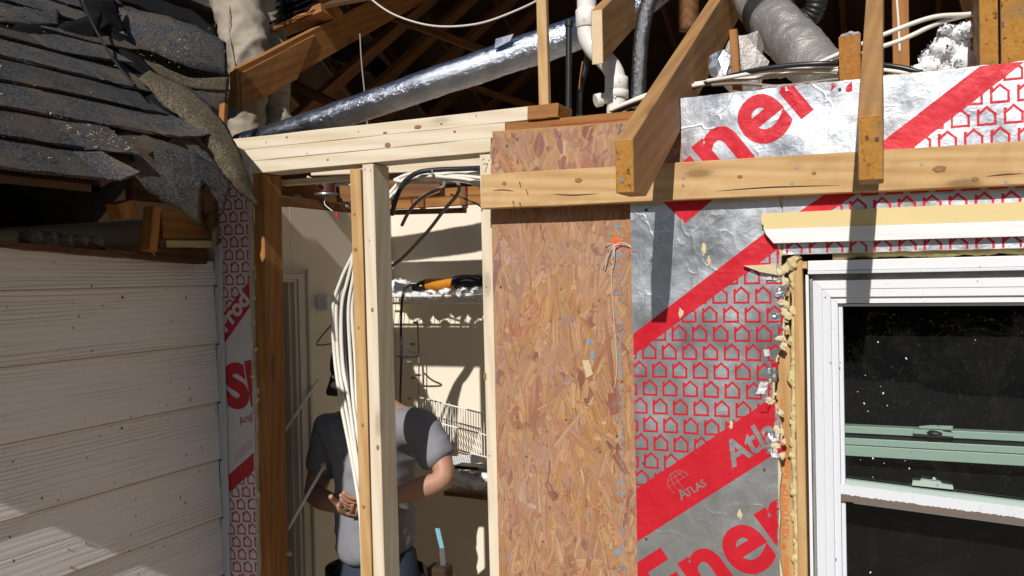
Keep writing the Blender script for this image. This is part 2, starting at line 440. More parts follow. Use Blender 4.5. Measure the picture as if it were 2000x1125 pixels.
# ------------------------------------------------------------------ ground
def gnd():
    n = NB('trodden grass and dirt'); tc = n.node('ShaderNodeTexCoord').outputs['Object']
    a = n.noise(tc, 0.6, 6, 0.6); b = n.noise(tc, 14, 5, 0.7)
    c = n.mix(n.ramp(a, [(0.4, 0.0), (0.6, 1.0)]), (0.19, 0.17, 0.09), (0.30, 0.26, 0.20)); c = n.mix(b, c, (0.24, 0.21, 0.15))
    return n.set(c, 0.95, normal=n.bump(b, 0.6, 0.03))
GM = gnd()
g = 28; V = []; F = []
for j in range(g+1):
    for i in range(g+1):
        def s_(t): return math.copysign(abs(t)**3, t) * 900
        x = s_(-1 + 2*i/g); y = s_(-1 + 2*j/g)
        V.append((x - 1, y - 3, -0.45 + (noise.noise(Vector((x*0.15, y*0.15, 0)))*0.06)))
for j in range(g):
    for i in range(g):
        a = j*(g+1)+i; F.append((a, a+1, a+g+2, a+g+1))
tag(mk('ground', V, F, GM, smooth=True), kind='structure')
# wood added behind the viewer, out of view, to darken reflections and sky fill
def added_wood():
    n = NB('added foliage'); tc = n.node('ShaderNodeTexCoord').outputs['Object']
    f = n.noise(tc, 2.2, 6, .7); n.set(n.ramp(f, [(.35, (.012, .02, .008)), (.65, (.06, .075, .03))]), .9, normal=n.bump(f, 1.0, .3))
    rr = random.Random(91); V = []; F = []
    for i in range(54):
        a = math.radians(-175 + 170*i/53 + rr.uniform(-2, 2)); d = rr.uniform(24, 32); hh = rr.uniform(5, 9)
        c = Vector((math.cos(a)*d, -2 + math.sin(a)*d, hh*.45 - .5))
        bm = bmesh.new(); bmesh.ops.create_icosphere(bm, subdivisions=3, radius=1); b = len(V)
        for v in bm.verts:
            k = 1 + .45*noise.noise(v.co*1.7 + c) + .35*noise.noise(v.co*5 + c)
            V.append((c.x + v.co.x*2.6*k, c.y + v.co.y*2.6*k, c.z + v.co.z*hh*.52*k))
        F += [tuple(b + v.index for v in f_.verts) for f_ in bm.faces]; bm.free()
    tag(mk('added_woodland', V, F, n.m), 'added unseen band of dark trees that darkens the reflections', 'woodland', kind='stuff')
added_wood()

# ------------------------------------------------------------------ framing of the opened wall (stud faces at y = 0)
W2, W4 = 0.038, 0.089
def lumber(name, a, b, w, h, mat, label, cat, group=None, **kw):
    return tag(board(name, a, b, w, h, mat, **kw), label, cat, group)
PN = (PINE, PINE_E); OG = (ORNG, ORNG_E); SY = (STUDY, LEDG_E); LG = (LEDG, LEDG_E); RF = (RAFT, RAFT_E); AT = (ATTW, ATTW)
yc = W4/2
zt = 2.457
# three stacked new plates, each with its own end
for k, (xr, z, lab) in enumerate(((-0.903, zt - 0.019, 'new pale pine top plate, uppermost of the three stacked boards over the open bays'),
                                  (-0.972, zt - 0.0575, 'new pale pine plate in the middle of the three stacked boards over the open bays'),
                                  (-1.016, zt - 0.0965, 'new pale pine plate, lowest of the three stacked boards, resting on the studs'))):
    lumber('top_plate', (-1.955, yc, z - 0.004), (xr, yc, z + 0.002), W4, 0.0382, PN, lab, 'lumber', 'new top plates over the open stud bays', seg=10)
zb = zt - 0.116
# studs
def stud(x, z0, z1, mat, label, lean=0.0, w=W2, d=W4, y=0.0, group=None, rag=0.0):
    o = board('wall_stud', (x - lean, y + d/2, z0), (x, y + d/2, z1), d, w, mat, up=(1, 0, 0), rag=rag, seg=14)
    return tag(o, label, 'stud', group)
stud(-1.841 + 0.019, 0.04, zb - 0.006, OG, 'dark orange old stud at the left end of the opening, beside the printed foam strip', 0.02)
stud(-1.463, 0.04, zb - 0.012, SY, 'thin yellow knotty stud nailed against the left side of the pale stud', -0.012, group='studs sistered in the middle of the opening', rag=0.006)
stud(-1.4185, 0.04, zb - 0.003, PN, 'pale new pine stud standing in the middle of the opening', -0.010, group='studs sistered in the middle of the opening')
stud(-1.033, 0.04, zb - 0.003, PN, 'pale new pine stud along the left edge of the strand board', -0.006)
lumber('bottom_plate', (-1.955, yc, 0.019), (-0.5, yc, 0.019), W4, W2, PN, 'pale bottom plate on the floor under the open stud bays', 'lumber')
# old plates right of the new ones
lumber('plate_block', (-0.9005, yc, zt - 0.018), (-0.812, yc, zt - 0.018), W4 + 0.02, 0.037, OG, 'short orange plate block right of the new top plates', 'lumber', seg=4, rag=0.002)
lumber('old_top_plate', (-0.970, yc, zt - 0.0565), (0.9, yc, zt - 0.0565), W4, 0.037, OG, 'old orange top plate over the strand board, with a red chalk line', 'lumber', seg=16)
lumber('old_plate', (-1.014, yc + 0.002, zt - 0.0955), (0.9, yc + 0.002, zt - 0.0955), W4, 0.0375, OG, 'old orange plate hidden behind the upper edge of the strand board', 'lumber', seg=16)

# knots, nail heads and marks on the new lumber
def knot(parent, p, rx, rz, d=Vector((0, -1, 0))):
    V = []; n = 14; ax = Vector((1, 0, 0)) if abs(d.y) > .5 else Vector((0, 1, 0)); az = Vector((0, 0, 1))
    for f, o_ in ((1.0, .0003), (.80, .0007), (.74, .0006)):
        for k in range(n):
            j_ = 1 + .12*math.sin(k*2.3 + p.x*50) ; V.append(p + d*o_ + ax*math.cos(6.283*k/n)*rx*f*j_ + az*math.sin(6.283*k/n)*rz*f*j_)
    F = []; fm = []
    for r_ in (0, 1):
        for k in range(n): F.append((r_*n+k, r_*n+(k+1) % n, (r_+1)*n+(k+1) % n, (r_+1)*n+k)); fm.append(0 if r_ == 0 else 1)
    F.append(tuple(2*n+k for k in range(n))); fm.append(0)
    return mk('knot', V, F, [KNOT, KNOTR], parent, fm=fm)
def named(lab): return next(o for o in bpy.data.objects if o.get('label', '').startswith(lab))
tp1 = named('new pale pine top plate'); tp2 = named('new pale pine plate in the middle'); tp3 = named('new pale pine plate, lowest'); sp1 = named('pale new pine stud standing'); sy1 = named('thin yellow knotty'); sp3 = named('pale new pine stud along')
YK = -.0009
for par, px, py, rx, rz in ((tp1, 816, 248, .012, .006), (tp1, 752, 259, .007, .003), (tp1, 862, 242, .004, .002), (tp2, 757, 283, .010, .007), (tp2, 888, 257, .005, .003), (tp1, 560, 268, .004, .003), (tp3, 640, 312, .004, .003),
        (sp1, 727, 605, .004, .007), (sp1, 738, 874, .005, .008), (sp3, 947, 735, .005, .012), (sp3, 941, 410, .003, .004), (sy1, 692, 418, .004, .004), (sy1, 694, 487, .006, .006), (sy1, 710, 990, .005, .006), (sy1, 700, 640, .003, .005), (sy1, 708, 830, .004, .006)):
    knot(par, at(px, py, y=YK), rx, rz)
def nail_dot(parent, p, r):
    V = [(p.x + r*math.cos(.785*k), p.y - .0007, p.z + r*math.sin(.785*k)) for k in range(8)]; return mk('nail_head', V, [tuple(range(8))], RUST, parent)
for par, px, py in ((sp1, 713, 331), (sp1, 724, 333), (sp3, 944, 311), (sp3, 955, 313), (tp1, 520, 278), (tp1, 700, 257), (tp1, 930, 226), (tp2, 600, 300), (sp1, 722, 470), (sp3, 950, 560), (sp3, 956, 890)): nail_dot(par, at(px, py, y=YK), .0019)
pr = Print(); q = at(944, 333, y=YK); pr.stroke([(q.x, q.z + .018), (q.x + .014, q.z + .018), (q.x + .006, q.z - .004)], .0014); pr.done('pencil_mark', IRON, sp3, YK, .0004, disp=False)
opl = named('old orange top plate over'); pr = Print(); a_, b_ = at(1075, 245, y=YK), at(1225, 232, y=YK); pr.stroke([(a_.x, a_.z), (b_.x, b_.z)], .0016); pr.done('chalk_line', plain('red chalk', (.5, .06, .03), .9), opl, YK, .0004, disp=False)

# ------------------------------------------------------------------ oriented strand board
def osb_mat():
    n = NB('strand flakes')
    at_ = n.node('ShaderNodeAttribute', attribute_name='flake'); col = at_.outputs['Color']
    uv = n.node('ShaderNodeUVMap').outputs[0]
    mp = n.node('ShaderNodeMapping'); n.put(mp.inputs[0], uv); mp.inputs['Scale'].default_value = (260, 9, 1)
    fi = n.noise(mp.outputs[0], 1.0, 4, 0.6)
    mp2 = n.node('ShaderNodeMapping'); n.put(mp2.inputs[0], uv); mp2.inputs['Scale'].default_value = (70, 4, 1)
    f2 = n.noise(mp2.outputs[0], 1.0, 3, 0.5)
    c = n.mix(n.ramp(fi, [(0.32, 0.72), (0.62, 0.0)]), col, (0.17, 0.075, 0.03))
    c = n.mix(n.ramp(f2, [(0.5, 0.0), (0.75, 0.35)]), c, (0.62, 0.42, 0.23))
    tc = n.node('ShaderNodeTexCoord').outputs['Object']
    wz = n.ramp(n.noise(tc, 3.5, 4, 0.6), [(0.40, 0.0), (0.62, 1.0)])
    c = n.mix(n.math('MULTIPLY', wz, 0.30), c, (0.36, 0.26, 0.235))
    st = n.ramp(n.noise(tc, 48, 4, 0.7), [(0.60, 0.0), (0.72, 1.0)])
    c = n.mix(n.math('MULTIPLY', st, 0.75), c, (0.10, 0.05, 0.035))
    pv = n.ramp(n.noise(tc, 26, 3, 0.6), [(0.56, 0.0), (0.7, 1.0)])
    c = n.mix(n.math('MULTIPLY', pv, 0.30), c, (0.33, 0.235, 0.27))
    return n.set(c, 0.72, normal=n.bump(fi, 0.4, 0.002), **{'Specular IOR Level': 0.3})
OSBM = osb_mat()
osb = thing('strand_board', 'weathered brown strand board sheet between the pale stud and the foil board', 'sheathing', (-0.8, -0.006, 0.02))
xo0, xo1 = -1.014, -0.470
prism('panel', [(xo0, 0.02), (xo1, 0.02), (xo1, 2.388), (xo0 + 0.008, 2.398), (xo0 + 0.010, 2.30), (xo0, 2.25)], -0.0105, -0.0005, plain('strand board core', (0.40, 0.235, 0.105), 0.8, var=0.4, scale=40), osb)
def flakes():
    rr = random.Random(11); V = []; F = []; cols = []; uvs = []
    pal = [(0.50, 0.29, 0.135), (0.55, 0.345, 0.175), (0.44, 0.225, 0.11), (0.47, 0.25, 0.155), (0.38, 0.165, 0.095), (0.58, 0.40, 0.23), (0.42, 0.265, 0.17), (0.50, 0.275, 0.12), (0.26, 0.10, 0.075), (0.52, 0.31, 0.19), (0.60, 0.46, 0.29)]
    wts = [7, 5, 6, 6, 3.2, 2.0, 5, 6, 2.0, 4, 0.7]
    N = 4000
    for i in range(N):
        cx = rr.uniform(xo0 + 0.005, xo1); cz = rr.uniform(0.05, 2.39) if i % 3 == 0 else rr.uniform(1.1, 2.39)
        L = min(.17, .018 + rr.expovariate(1/.052)); Wd = min(.036, .004 + rr.expovariate(1/.011)); L = max(L, Wd*1.6)
        if rr.random() < 0.1: L *= 0.5
        an = rr.gauss(0, 0.36) if rr.random() < 0.90 else rr.uniform(0, 3.14)
        ca, sa = math.cos(an), math.sin(an)
        yy = -0.0108 - (i / N) * 0.0009 - rr.random() * 0.0003
        c = rr.choices(pal, wts)[0]; b = rr.uniform(0.78, 1.06); c = (c[0]*b*1.05, c[1]*b*.95, c[2]*b*.86)
        tap = rr.uniform(0.35, 1.0); tap2 = rr.uniform(0.35, 1.0); sk = rr.uniform(-0.3, 0.3)
        je = lambda: rr.uniform(-.10, .10)*L
        pts = [(-Wd/2*tap, -L/2 + je()), (Wd/2*tap, -L/2 + sk*Wd), (Wd/2, -L/6 + rr.uniform(-.1, .1)*L), (Wd/2*rr.uniform(.8, 1.1), L/6), (Wd/2*tap2, L/2 + je()), (-Wd/2*tap2, L/2 - sk*Wd + je()), (-Wd/2, L/5), (-Wd/2*rr.uniform(.8, 1.1), -L/6)]
        base = len(V); tw = rr.uniform(-0.0004, 0.0004); ou, ov = rr.uniform(0, 30), rr.uniform(0, 30)
        ok = True; q = []
        for (u, v) in pts:
            x = cx + u*ca + v*sa; z = cz - u*sa + v*ca
            x = min(max(x, xo0 + 0.001 + 0.003*noise.noise(Vector((0, 0, z*40)))), xo1 - 0.001); z = min(z, 2.389)
            q.append((x, z))
        for (u, v), (x, z) in zip(pts, q):
            V.append((x, yy + tw * v / L, z))
        F.append(tuple(range(base, base+8))); cols.append(c); uvs += [(u + ou, v + ov) for u, v in pts]
    o = mk('strands', V, F, OSBM, osb)
    me = o.data; ca_ = me.color_attributes.new('flake', 'FLOAT_COLOR', 'CORNER'); uvl = me.uv_layers.new(name='UVMap')
    li = 0
    for p, c in zip(me.polygons, cols):
        if p.normal.y > 0: pass
        for l in p.loop_indices:
            ca_.data[l].color = (*c, 1); uvl.data[l].uv = uvs[me.loops[l].vertex_index]
    o['kind'] = 'stuff'
flakes()
# lightly proud pale chip
pc = at(1146, 719, y=-0.0125)
mk('loose_flake', [(pc.x-.012, pc.y, pc.z+.020), (pc.x+.006, pc.y-.001, pc.z+.022), (pc.x+.018, pc.y-.002, pc.z-.016), (pc.x-.001, pc.y-.001, pc.z-.026)], [(0, 3, 2, 1)], plain('pale chip', (0.58, 0.47, 0.30), 0.8), osb)
# blue nailing line
pr = Print(); rr = random.Random(3)
z = 2.16
while z > 0.2:
    x = -0.650 + (2.16 - z) * -0.004 + rr.uniform(-0.003, 0.003)
    hgt = rr.uniform(0.004, 0.012); wd = rr.uniform(0.0015, 0.0032)
    pr.poly([(x + wd*math.cos(t)*rr.uniform(.75, 1.1), z + hgt*0.6*math.sin(t)) for t in [k*math.pi/4 for k in range(8)]])
    if rr.random() < 0.22:
        x2 = x - rr.uniform(0.006, 0.016); pr.poly([(x2 + .0035*math.cos(t), z + .0045*math.sin(t)) for t in [k*math.pi/4 for k in range(8)]])
    z -= rr.uniform(0.012, 0.03)
for px, py in ((1152, 668), (1157, 696), (1205, 1080)):
    q = at(px, py, y=-0.012); pr.poly([(q.x + .0055*math.cos(t), q.z + .0065*math.sin(t)) for t in [k*math.pi/4 for k in range(8)]])
pr.done('ink_dots', BLUEI, osb, -0.0125, 0.0004, disp=False)['kind'] = 'stuff'
# old nails and staples in the strand board
def nail_head(parent, p, r, mat):
    V = []; n = 10
    for k in range(n): V.append((p.x + r*math.cos(6.283*k/n), p.y - 0.0008, p.z + r*math.sin(6.283*k/n)))
    for k in range(n): V.append((p.x + r*math.cos(6.283*k/n), p.y + 0.004, p.z + r*math.sin(6.283*k/n)))
    F = [tuple(range(n))] + [(k, k+n, (k+1) % n+n, (k+1) % n) for k in range(n)]
    return mk('nail_head', V, F, mat, parent)
for px, py in ((978, 560), (1246, 905), (1250, 1050), (1205, 852), (1172, 882), (1243, 450), (1028, 892), (1215, 745), (985, 975), (1105, 820), (1060, 1058), (990, 285), (1010, 272)):
    nail_head(osb, at(px, py, y=-0.0125), R(0.0022, 0.0038), RUST)

# ------------------------------------------------------------------ foil faced foam boards (facing at y = -0.034)
YF = -0.034; TH = 0.022
def W(px, py): p = at(px, py, y=YF); return (p.x, p.z)
LX0, LX1 = -0.612, W(1517, 800)[0]
def rag_low(z):
    k = noise.noise(Vector((z*9, 0.3, 0)))*0.014 + noise.noise(Vector((z*40, 2.0, 0)))*0.008 + noise.noise(Vector((z*120, 5.0, 0)))*0.003
    s = (0.006 if z > 1.6 else 0.0) + 0.010 * max(0, min(1, (z - 1.62) / 0.3)) - 0.012 * max(0, 1 - abs(z - 1.70)/0.12)
    return s + k * (0.18 if z < 1.55 else 0.9)
def rag_top(x): return 0.006 + noise.noise(Vector((x*25, 7.0, 0)))*0.003 + noise.noise(Vector((x*90, 7.0, 0)))*0.0022 + 0.01 * (x + 0.1) * 0.6
fb_low = foam_board('foam_board', 'tall foil faced foam board with torn right edge left of the window', LX0, LX1, 0.05, 2.188, YF, TH, ragR=rag_low)
fb_top = foam_board('foam_board', 'long foil faced foam board above the ledger, behind the cut rafter tails', -0.478, 0.92, 2.1905, 2.428, YF, TH, ragT=rag_top)
fb_mid = foam_board('foam_board', 'narrow foil faced foam strip over the window, behind the yellow and white trim', LX1 + 0.022, 0.92, 2.036, 2.1885, YF, TH, ragB=lambda x: noise.noise(Vector((x*30, 1, 0)))*0.002)
# printed bands and icons in wall coordinates
def line(p, q): return Vector(p), Vector(q)
s1a, s1b = W(1251.7, 641), W(1492, 456.5); s1c, s1d = W(1251.7, 683), W(1455, 534)
s2a, s2b = W(1255, 947), W(1461, 808); s2c, s2d = W(1257, 1050), W(1513, 887)
s3a, s3b = W(1734, 268), W(1900, 140); s3c, s3d = W(1772, 298), W(1980, 137)
ANG = math.atan2(s1b[1]-s1a[1], s1b[0]-s1a[0])
def ext(a, b, x): t = (x - a[0]) / (b[0] - a[0]); return (x, a[1] + (b[1]-a[1])*t)
def band(pr, a, b, c, d, x0, x1): pr.poly([ext(a, b, x0), ext(c, d, x0), ext(c, d, x1), ext(a, b, x1)])
def left_n(a, b, up=True):
    d = Vector((b[0]-a[0], b[1]-a[1])).normalized(); n = Vector((-d.y, d.x)); return n if up else -n
def keep_low(x, z): return x < LX1 + rag_low(z) - 0.002
def keep_top(x, z): return z < 2.428 + rag_top(x) - 0.003
PX, PZ, IW, IH, SW = 0.0515, 0.0465, 0.0330, 0.0372, 0.0050
def icons(x0, x1, z0, z1, cl, rect, board_, keep, ox=0.0, oz=0.0, mat=None, y=YF, nm='printed_icons', sc=1.0, skew=0.0):
    pr = Print(); j = 0; z = z0 + oz
    while z < z1:
        x = x0 + ox + (j % 2) * PX*sc/2
        while x < x1:
            house_icon(pr, x, z + (x - x0)*skew, IW*sc, IH*sc, SW*sc); x += PX*sc
        z += PZ*sc; j += 1
    for co, no in cl: pr.clip(co, no)
    pr.rect(*rect)
    return pr.done(nm, mat or INK, board_, y, 0.0008, keep=keep)
# tall board
pr = Print(); band(pr, s1a, s1b, s1c, s1d, -0.7, -0.1); band(pr, s2a, s2b, s2c, s2d, -0.7, -0.1)
tri = [W(1300, 395), W(1388, 395), W(1338, 436)]; pr.poly([(tri[0][0]-.03, tri[0][1]+.025), tri[2], (tri[1][0]+.03, tri[1][1]+.025)])
pr.rect(LX0 + .001, LX1 + 0.05, 0.1, 2.187); pr.done('printed_bands', INK, fb_low, YF, 0.0005, keep=keep_low)
icons(-0.66, -0.18, 1.30, 2.05, [(s1c, left_n(s1c, s1d)), (s2a, left_n(s2a, s2b, False))], (LX0 + .001, LX1 + .05, .1, 2.18), fb_low, keep_low, ox=0.022, oz=0.018)
pr = Print(); e0 = W(1507, 1056)
LS, LO = 0.235, 0.0068
pr.text('Energy', (W(1298, 1225)), ANG, LS, LO, space=1.02)
pr.rect(LX0 + .001, LX1 + .05, .1, 2.18); pr.done('printed_lettering', INK, fb_low, YF, 0.0007, keep=keep_low)
pr = Print(); pr.text('Atlas', W(1432, 912), ANG - 0.03, 0.083, 0.0020, shear=0.12)
pr.rect(LX0 + .001, LX1 + .05, .1, 2.18); pr.done('printed_lettering', FOIL, fb_low, YF, 0.0013, keep=keep_low)
pr = Print(); pr.text('A', W(1331, 977), ANG - 0.06, 0.036, 0.0006); pr.text('TLAS', W(1344, 969), ANG - 0.06, 0.026, 0.0004)
gc = W(1328, 943); gr = 0.031
def arc(cx, cz, rx, rz, a0, a1, n=14, rot=ANG): 
    o = []
    for k in range(n+1):
        t = a0 + (a1-a0)*k/n; u, v = rx*math.cos(t), rz*math.sin(t)
        o.append((cx + u*math.cos(rot) - v*math.sin(rot), cz + u*math.sin(rot) + v*math.cos(rot)))
    return o
for rx in (1.0, 0.5, 0.05): pr.stroke(arc(gc[0], gc[1], gr*rx, gr, 0.1 if rx > .9 else 1.57, 3.6 if rx > .9 else 3.7), 0.0011)
pr.stroke(arc(gc[0], gc[1], gr*0.55, gr, 0.2, 1.57), 0.0011)
for h in (0.2, 0.62): pr.stroke([arc(gc[0], gc[1], gr, gr, math.pi - math.asin(h), 0, 1)[0], arc(gc[0], gc[1], gr, gr, math.asin(h), 0, 1)[0]], 0.0011)
pr.done('printed_emblem', FOIL, fb_low, YF, 0.0013, keep=keep_low)
# long upper board
pr = Print(); band(pr, s3a, s3b, s3c, s3d, -0.3, 0.9); pr.rect(-0.477, 0.9, 2.192, 2.45); pr.done('printed_bands', INK, fb_top, YF, 0.0005, keep=keep_top)
icons(-0.1, 0.95, 2.20, 2.46, [(s3c, left_n(s3c, s3d))], (-.47, .91, 2.192, 2.45), fb_top, keep_top, ox=0.018, oz=0.015)
pr = Print(); pr.text('Energy', W(1325, 420), ANG, LS, LO, space=1.02)
pr.rect(-0.477, -0.08, 2.192, 2.45); pr.done('printed_lettering', INK, fb_top, YF, 0.0007, keep=keep_top)
# narrow strip
pr = Print(); band(pr, W(1560, 414), W(1640, 360), W(1620, 414), W(1700, 360), -0.4, 0.0); pr.rect(LX1 + .024, -.02, 2.038, 2.187); pr.done('printed_bands', INK, fb_mid, YF, 0.0005)
icons(-0.16, 0.92, 2.035, 2.19, [], (-0.16, .91, 2.038, 2.187), fb_mid, None, ox=0.02, oz=-0.006)
icons(LX1 + .03, -0.16, 2.035, 2.09, [], (LX1 + .025, -.16, 2.038, 2.09), fb_mid, None, ox=0.0, oz=-0.006)

# peeled foil scraps and broken foam chips along the torn edge
def chunk(name, p, size, mat, parent, sq=(1, 1, 1), seed=0):
    bm = bmesh.new(); bmesh.ops.create_icosphere(bm, subdivisions=2, radius=1)
    for v in bm.verts:
        k = 1 + 0.55*noise.noise(v.co*1.6 + Vector((seed*3.1, seed, 0))) + 0.25*noise.noise(v.co*4 + Vector((seed, 0, 5)))
        v.co = Vector((v.co.x*sq[0], v.co.y*sq[1], v.co.z*sq[2])) * (size*k) + p
    return from_bm(name, bm, mat, parent)
rr = random.Random(21)
for i in range(46):
    z = rr.uniform(1.52, 2.06); x = LX1 + rag_low(z) + rr.uniform(-0.010, 0.012)
    chunk('foam_chip', Vector((x, YF + rr.uniform(-0.003, 0.008), z)), rr.uniform(0.003, 0.010), FOAM, fb_low, (rr.uniform(.6, 1.4), .6, rr.uniform(.6, 1.5)), i)
def scrap(p, s, seed, mat, parent, nm='foil_scrap'):
    r2 = random.Random(seed); V = []; F = []; n = 5
    ax = r2.uniform(-1, 1)
    for j in range(n):
        for i in range(n):
            u = (i/(n-1)-.5)*s*(1 + .4*r2.random()); v = (j/(n-1)-.5)*s*1.3*(1 + .4*r2.random())
            c = -abs(noise.noise(Vector((u*45, v*45, seed))))*s*0.45 - (.25*s if i == n-1 else 0)*r2.random()
            V.append((p.x + u + v*ax*.5, p.y + c, p.z + v))
    for j in range(n-1):
        for i in range(n-1): a = j*n+i; F.append((a, a+1, a+n+1, a+n))
    return mk(nm, V, F, mat, parent)
for i in range(15):
    z = rr.uniform(1.52, 2.05); x = LX1 + rag_low(z) + rr.uniform(-0.028, 0.004)
    scrap(Vector((x, YF - 0.003, z)), rr.uniform(0.009, 0.020), i, rr.choice((FOIL, FOIL, INK, FOILW)), fb_low)
for px, py, s in ((1428, 830, .015), (1445, 1005, .018), (1330, 612, .02), (1375, 488, .022), (1385, 510, .016)):
    p = at(px, py, y=YF - .002); chunk('foam_chip', p, s*0.45, FOAM, fb_low, (.6, .35, 1.5), px)
p = at(1490, 523, y=YF - .012)
prism('broken_foam_piece', [(p.x-.045, p.z+.006), (p.x+.03, p.z+.008), (p.x+.034, p.z-.018), (p.x-.005, p.z-.010)], p.y - .004, p.y + .010, FOAM, fb_low)
for px, py in ((1257, 905), (1262, 1053), (1493, 918), (1262, 410), (1640, 175)):
    nail_head(fb_low, at(px, py, y=YF - .001), 0.004, RUST)

# ------------------------------------------------------------------ left foam strip and corner trim
YL = -0.012
def rag_left(z): return noise.noise(Vector((z*14, 4.3, 0)))*0.006 + noise.noise(Vector((z*60, 4.3, 0)))*0.004
fb_l = foam_board('foam_board', 'shaded printed foam strip between the siding corner and the left stud', -1.975, -1.853, 0.05, 2.36, YL, 0.020, ragR=rag_left, face=FOILW)
def WL(px, py): p = at(px, py, y=YL); return (p.x, p.z)
a, b = WL(443, 605), WL(494, 540); c, d = WL(446, 660), WL(494, 592)
a2, b2 = WL(455, 920), WL(500, 880); c2, d2 = WL(455, 955), WL(500, 915)
for q4 in ((a, b, c, d), (a2, b2, c2, d2)):
    pr = Print(); band(pr, *q4, -2, -1.8); pr.rect(-1.974, -1.858, .1, 2.35); pr.done('printed_band', INKD, fb_l, YL, 0.0005, keep=lambda x, z: x < -1.853 + rag_left(z) - .002)
LA = math.atan2(b[1]-a[1], b[0]-a[0])
kl = lambda x, z: x < -1.853 + rag_left(z) - .002
icons(-1.975, -1.85, 1.9, 2.36, [(a, left_n(a, b, False))], (-1.974, -1.857, .1, 2.35), fb_l, kl, ox=-0.02, oz=0.01, mat=INKD, y=YL, sc=0.86)
icons(-1.975, -1.85, 0.9, 1.62, [(c2, left_n(c2, d2))], (-1.974, -1.857, .1, 2.35), fb_l, kl, ox=-0.02, oz=0.01, mat=INKD, y=YL, sc=0.86, skew=0.1)
pr = Print(); pr.text('Prod', WL(440, 650), LA, 0.075, 0.003); pr.rect(-1.974, -1.858, .1, 2.35); pr.done('printed_lettering', FOILW, fb_l, YL, 0.0012, keep=kl)
pr = Print(); pr.text('SI', WL(447, 795), 0.16, 0.185, 0.010); pr.text('Angle', WL(470, 831), LA - .35, 0.036, 0.0)
for k in range(3): pr.stroke([WL(458, 903 - k*7), WL(497, 867 - k*7)], 0.0016)
pr.rect(-1.974, -1.858, .1, 2.35); pr.done('printed_lettering', INKD, fb_l, YL, 0.0008, keep=kl)
for i in range(30):
    z = R(1.1, 2.3); chunk('foam_chip', Vector((-1.853 + rag_left(z) + R(-.006, .008), YL + R(-.002, .012), z)), R(.003, .008), FOAM, fb_l, (1, .6, 1.2), i+90)
# ------------------------------------------------------------------ ledger nailed over the boards
YLG = YF - W2 - 0.001
la, lb = at(940, 376, y=YLG), at(2000, 330, y=YLG)
led = tag(board('ledger_board', (la.x, YLG + W2/2, la.z + .002), (1.0, YLG + W2/2, lb.z + .006), W2, 0.092, LG, rag=0.007, seg=20), 'long yellow pine ledger board nailed across the strand board and foil board', 'lumber')
def nail(p, d, L, r, mat, parent, head=True):
    p = Vector(p); d = Vector(d).normalized()
    o = tube('bent_nail', [p, p + d*L*0.45 + Vector((0, 0, .001)), p + d*L*0.8 + Vector((.001, 0, -.003)), p + d*L + Vector((.002, 0, -.008))], r, mat, parent, n=6, seg=4)
    return o
for px, py, dx in ((1036, 382, .3), (1024, 368, .1), (1012, 405, 0), (1025, 408, 0)):
    nail(at(px - 8, py - 10, y=YLG), (dx, -1, .3), .014, .0011, STEEL, led)
for px, py in ((1547, 357), (1556, 327), (1800, 320), (1965, 355), (1335, 348), (1334, 362)): nail_head(led, at(px, py, y=YLG - .0006), 0.0035, STEEL)
for px, py, rx, rz in ((1130, 352, .010, .006), (1445, 345, .006, .004), (1835, 330, .014, .007), (1905, 350, .007, .005), (1590, 338, .005, .004), (985, 358, .006, .005)): knot(led, at(px, py, y=YLG - .0009), rx, rz)
# drying checks in the ledger face
for (x0, y0), (x1, y1), (x2, y2) in (((1395, 374), (1500, 366), (1640, 362)), ((1080, 379), (1120, 381), (1170, 378)), ((1925, 345), (1960, 341), (1999, 339)), ((962, 372), (985, 371), (1005, 374))):
    tube('drying_check', [at(x0, y0, y=YLG), at(x1, y1, y=YLG), at(x2, y2, y=YLG)], lambda t: 0.0016*math.sin(math.pi*min(max(t, .03), .97)) + .0002, RUST, led, n=5, seg=10)

# ------------------------------------------------------------------ two tone trim board over the window
YT = YF - 0.020
def T(px, py, y=YT): p = at(px, py, y=y); return (p.x, p.z)
tr = thing('trim_board', 'trim board over the window, yellow upper half and white painted lower half', 'trim', (0.2, YT, 2.05))
xr_ = 0.95
def extT(a, b): t = (xr_ - a[0]) / (b[0] - a[0]); return (xr_, a[1] + (b[1]-a[1])*t)
t0, t1 = T(1487, 417), T(2000, 394); m0, m1 = T(1491, 447), T(2000, 430); b0, b1 = T(1511, 475), T(2000, 461)
prism('yellow_strip', [t0, extT(t0, t1), extT(m0, m1), m0, (m0[0]+.001, m0[1]+.008), (m0[0]-.004, m0[1]+.013)], YT, YT + .019, TRIMY, tr)
m0b, m1b = (m0[0]+.001, m0[1]-.0004), (m1[0], m1[1]-.0004)
prism('white_strip', [m0b, extT(m0b, m1b), extT(b0, b1), b0, ((m0[0]+b0[0])/2 + .001, (m0[1]+b0[1])/2 - .004), ((m0[0]+b0[0])/2 - .005, (m0[1]+b0[1])/2 + .003)], YT - .0015, YT + .019, wood('painted white trim', (.84, .84, .84), (.80, .80, .80), (.68, .68, .67), knots=0, bump=0.6), tr)

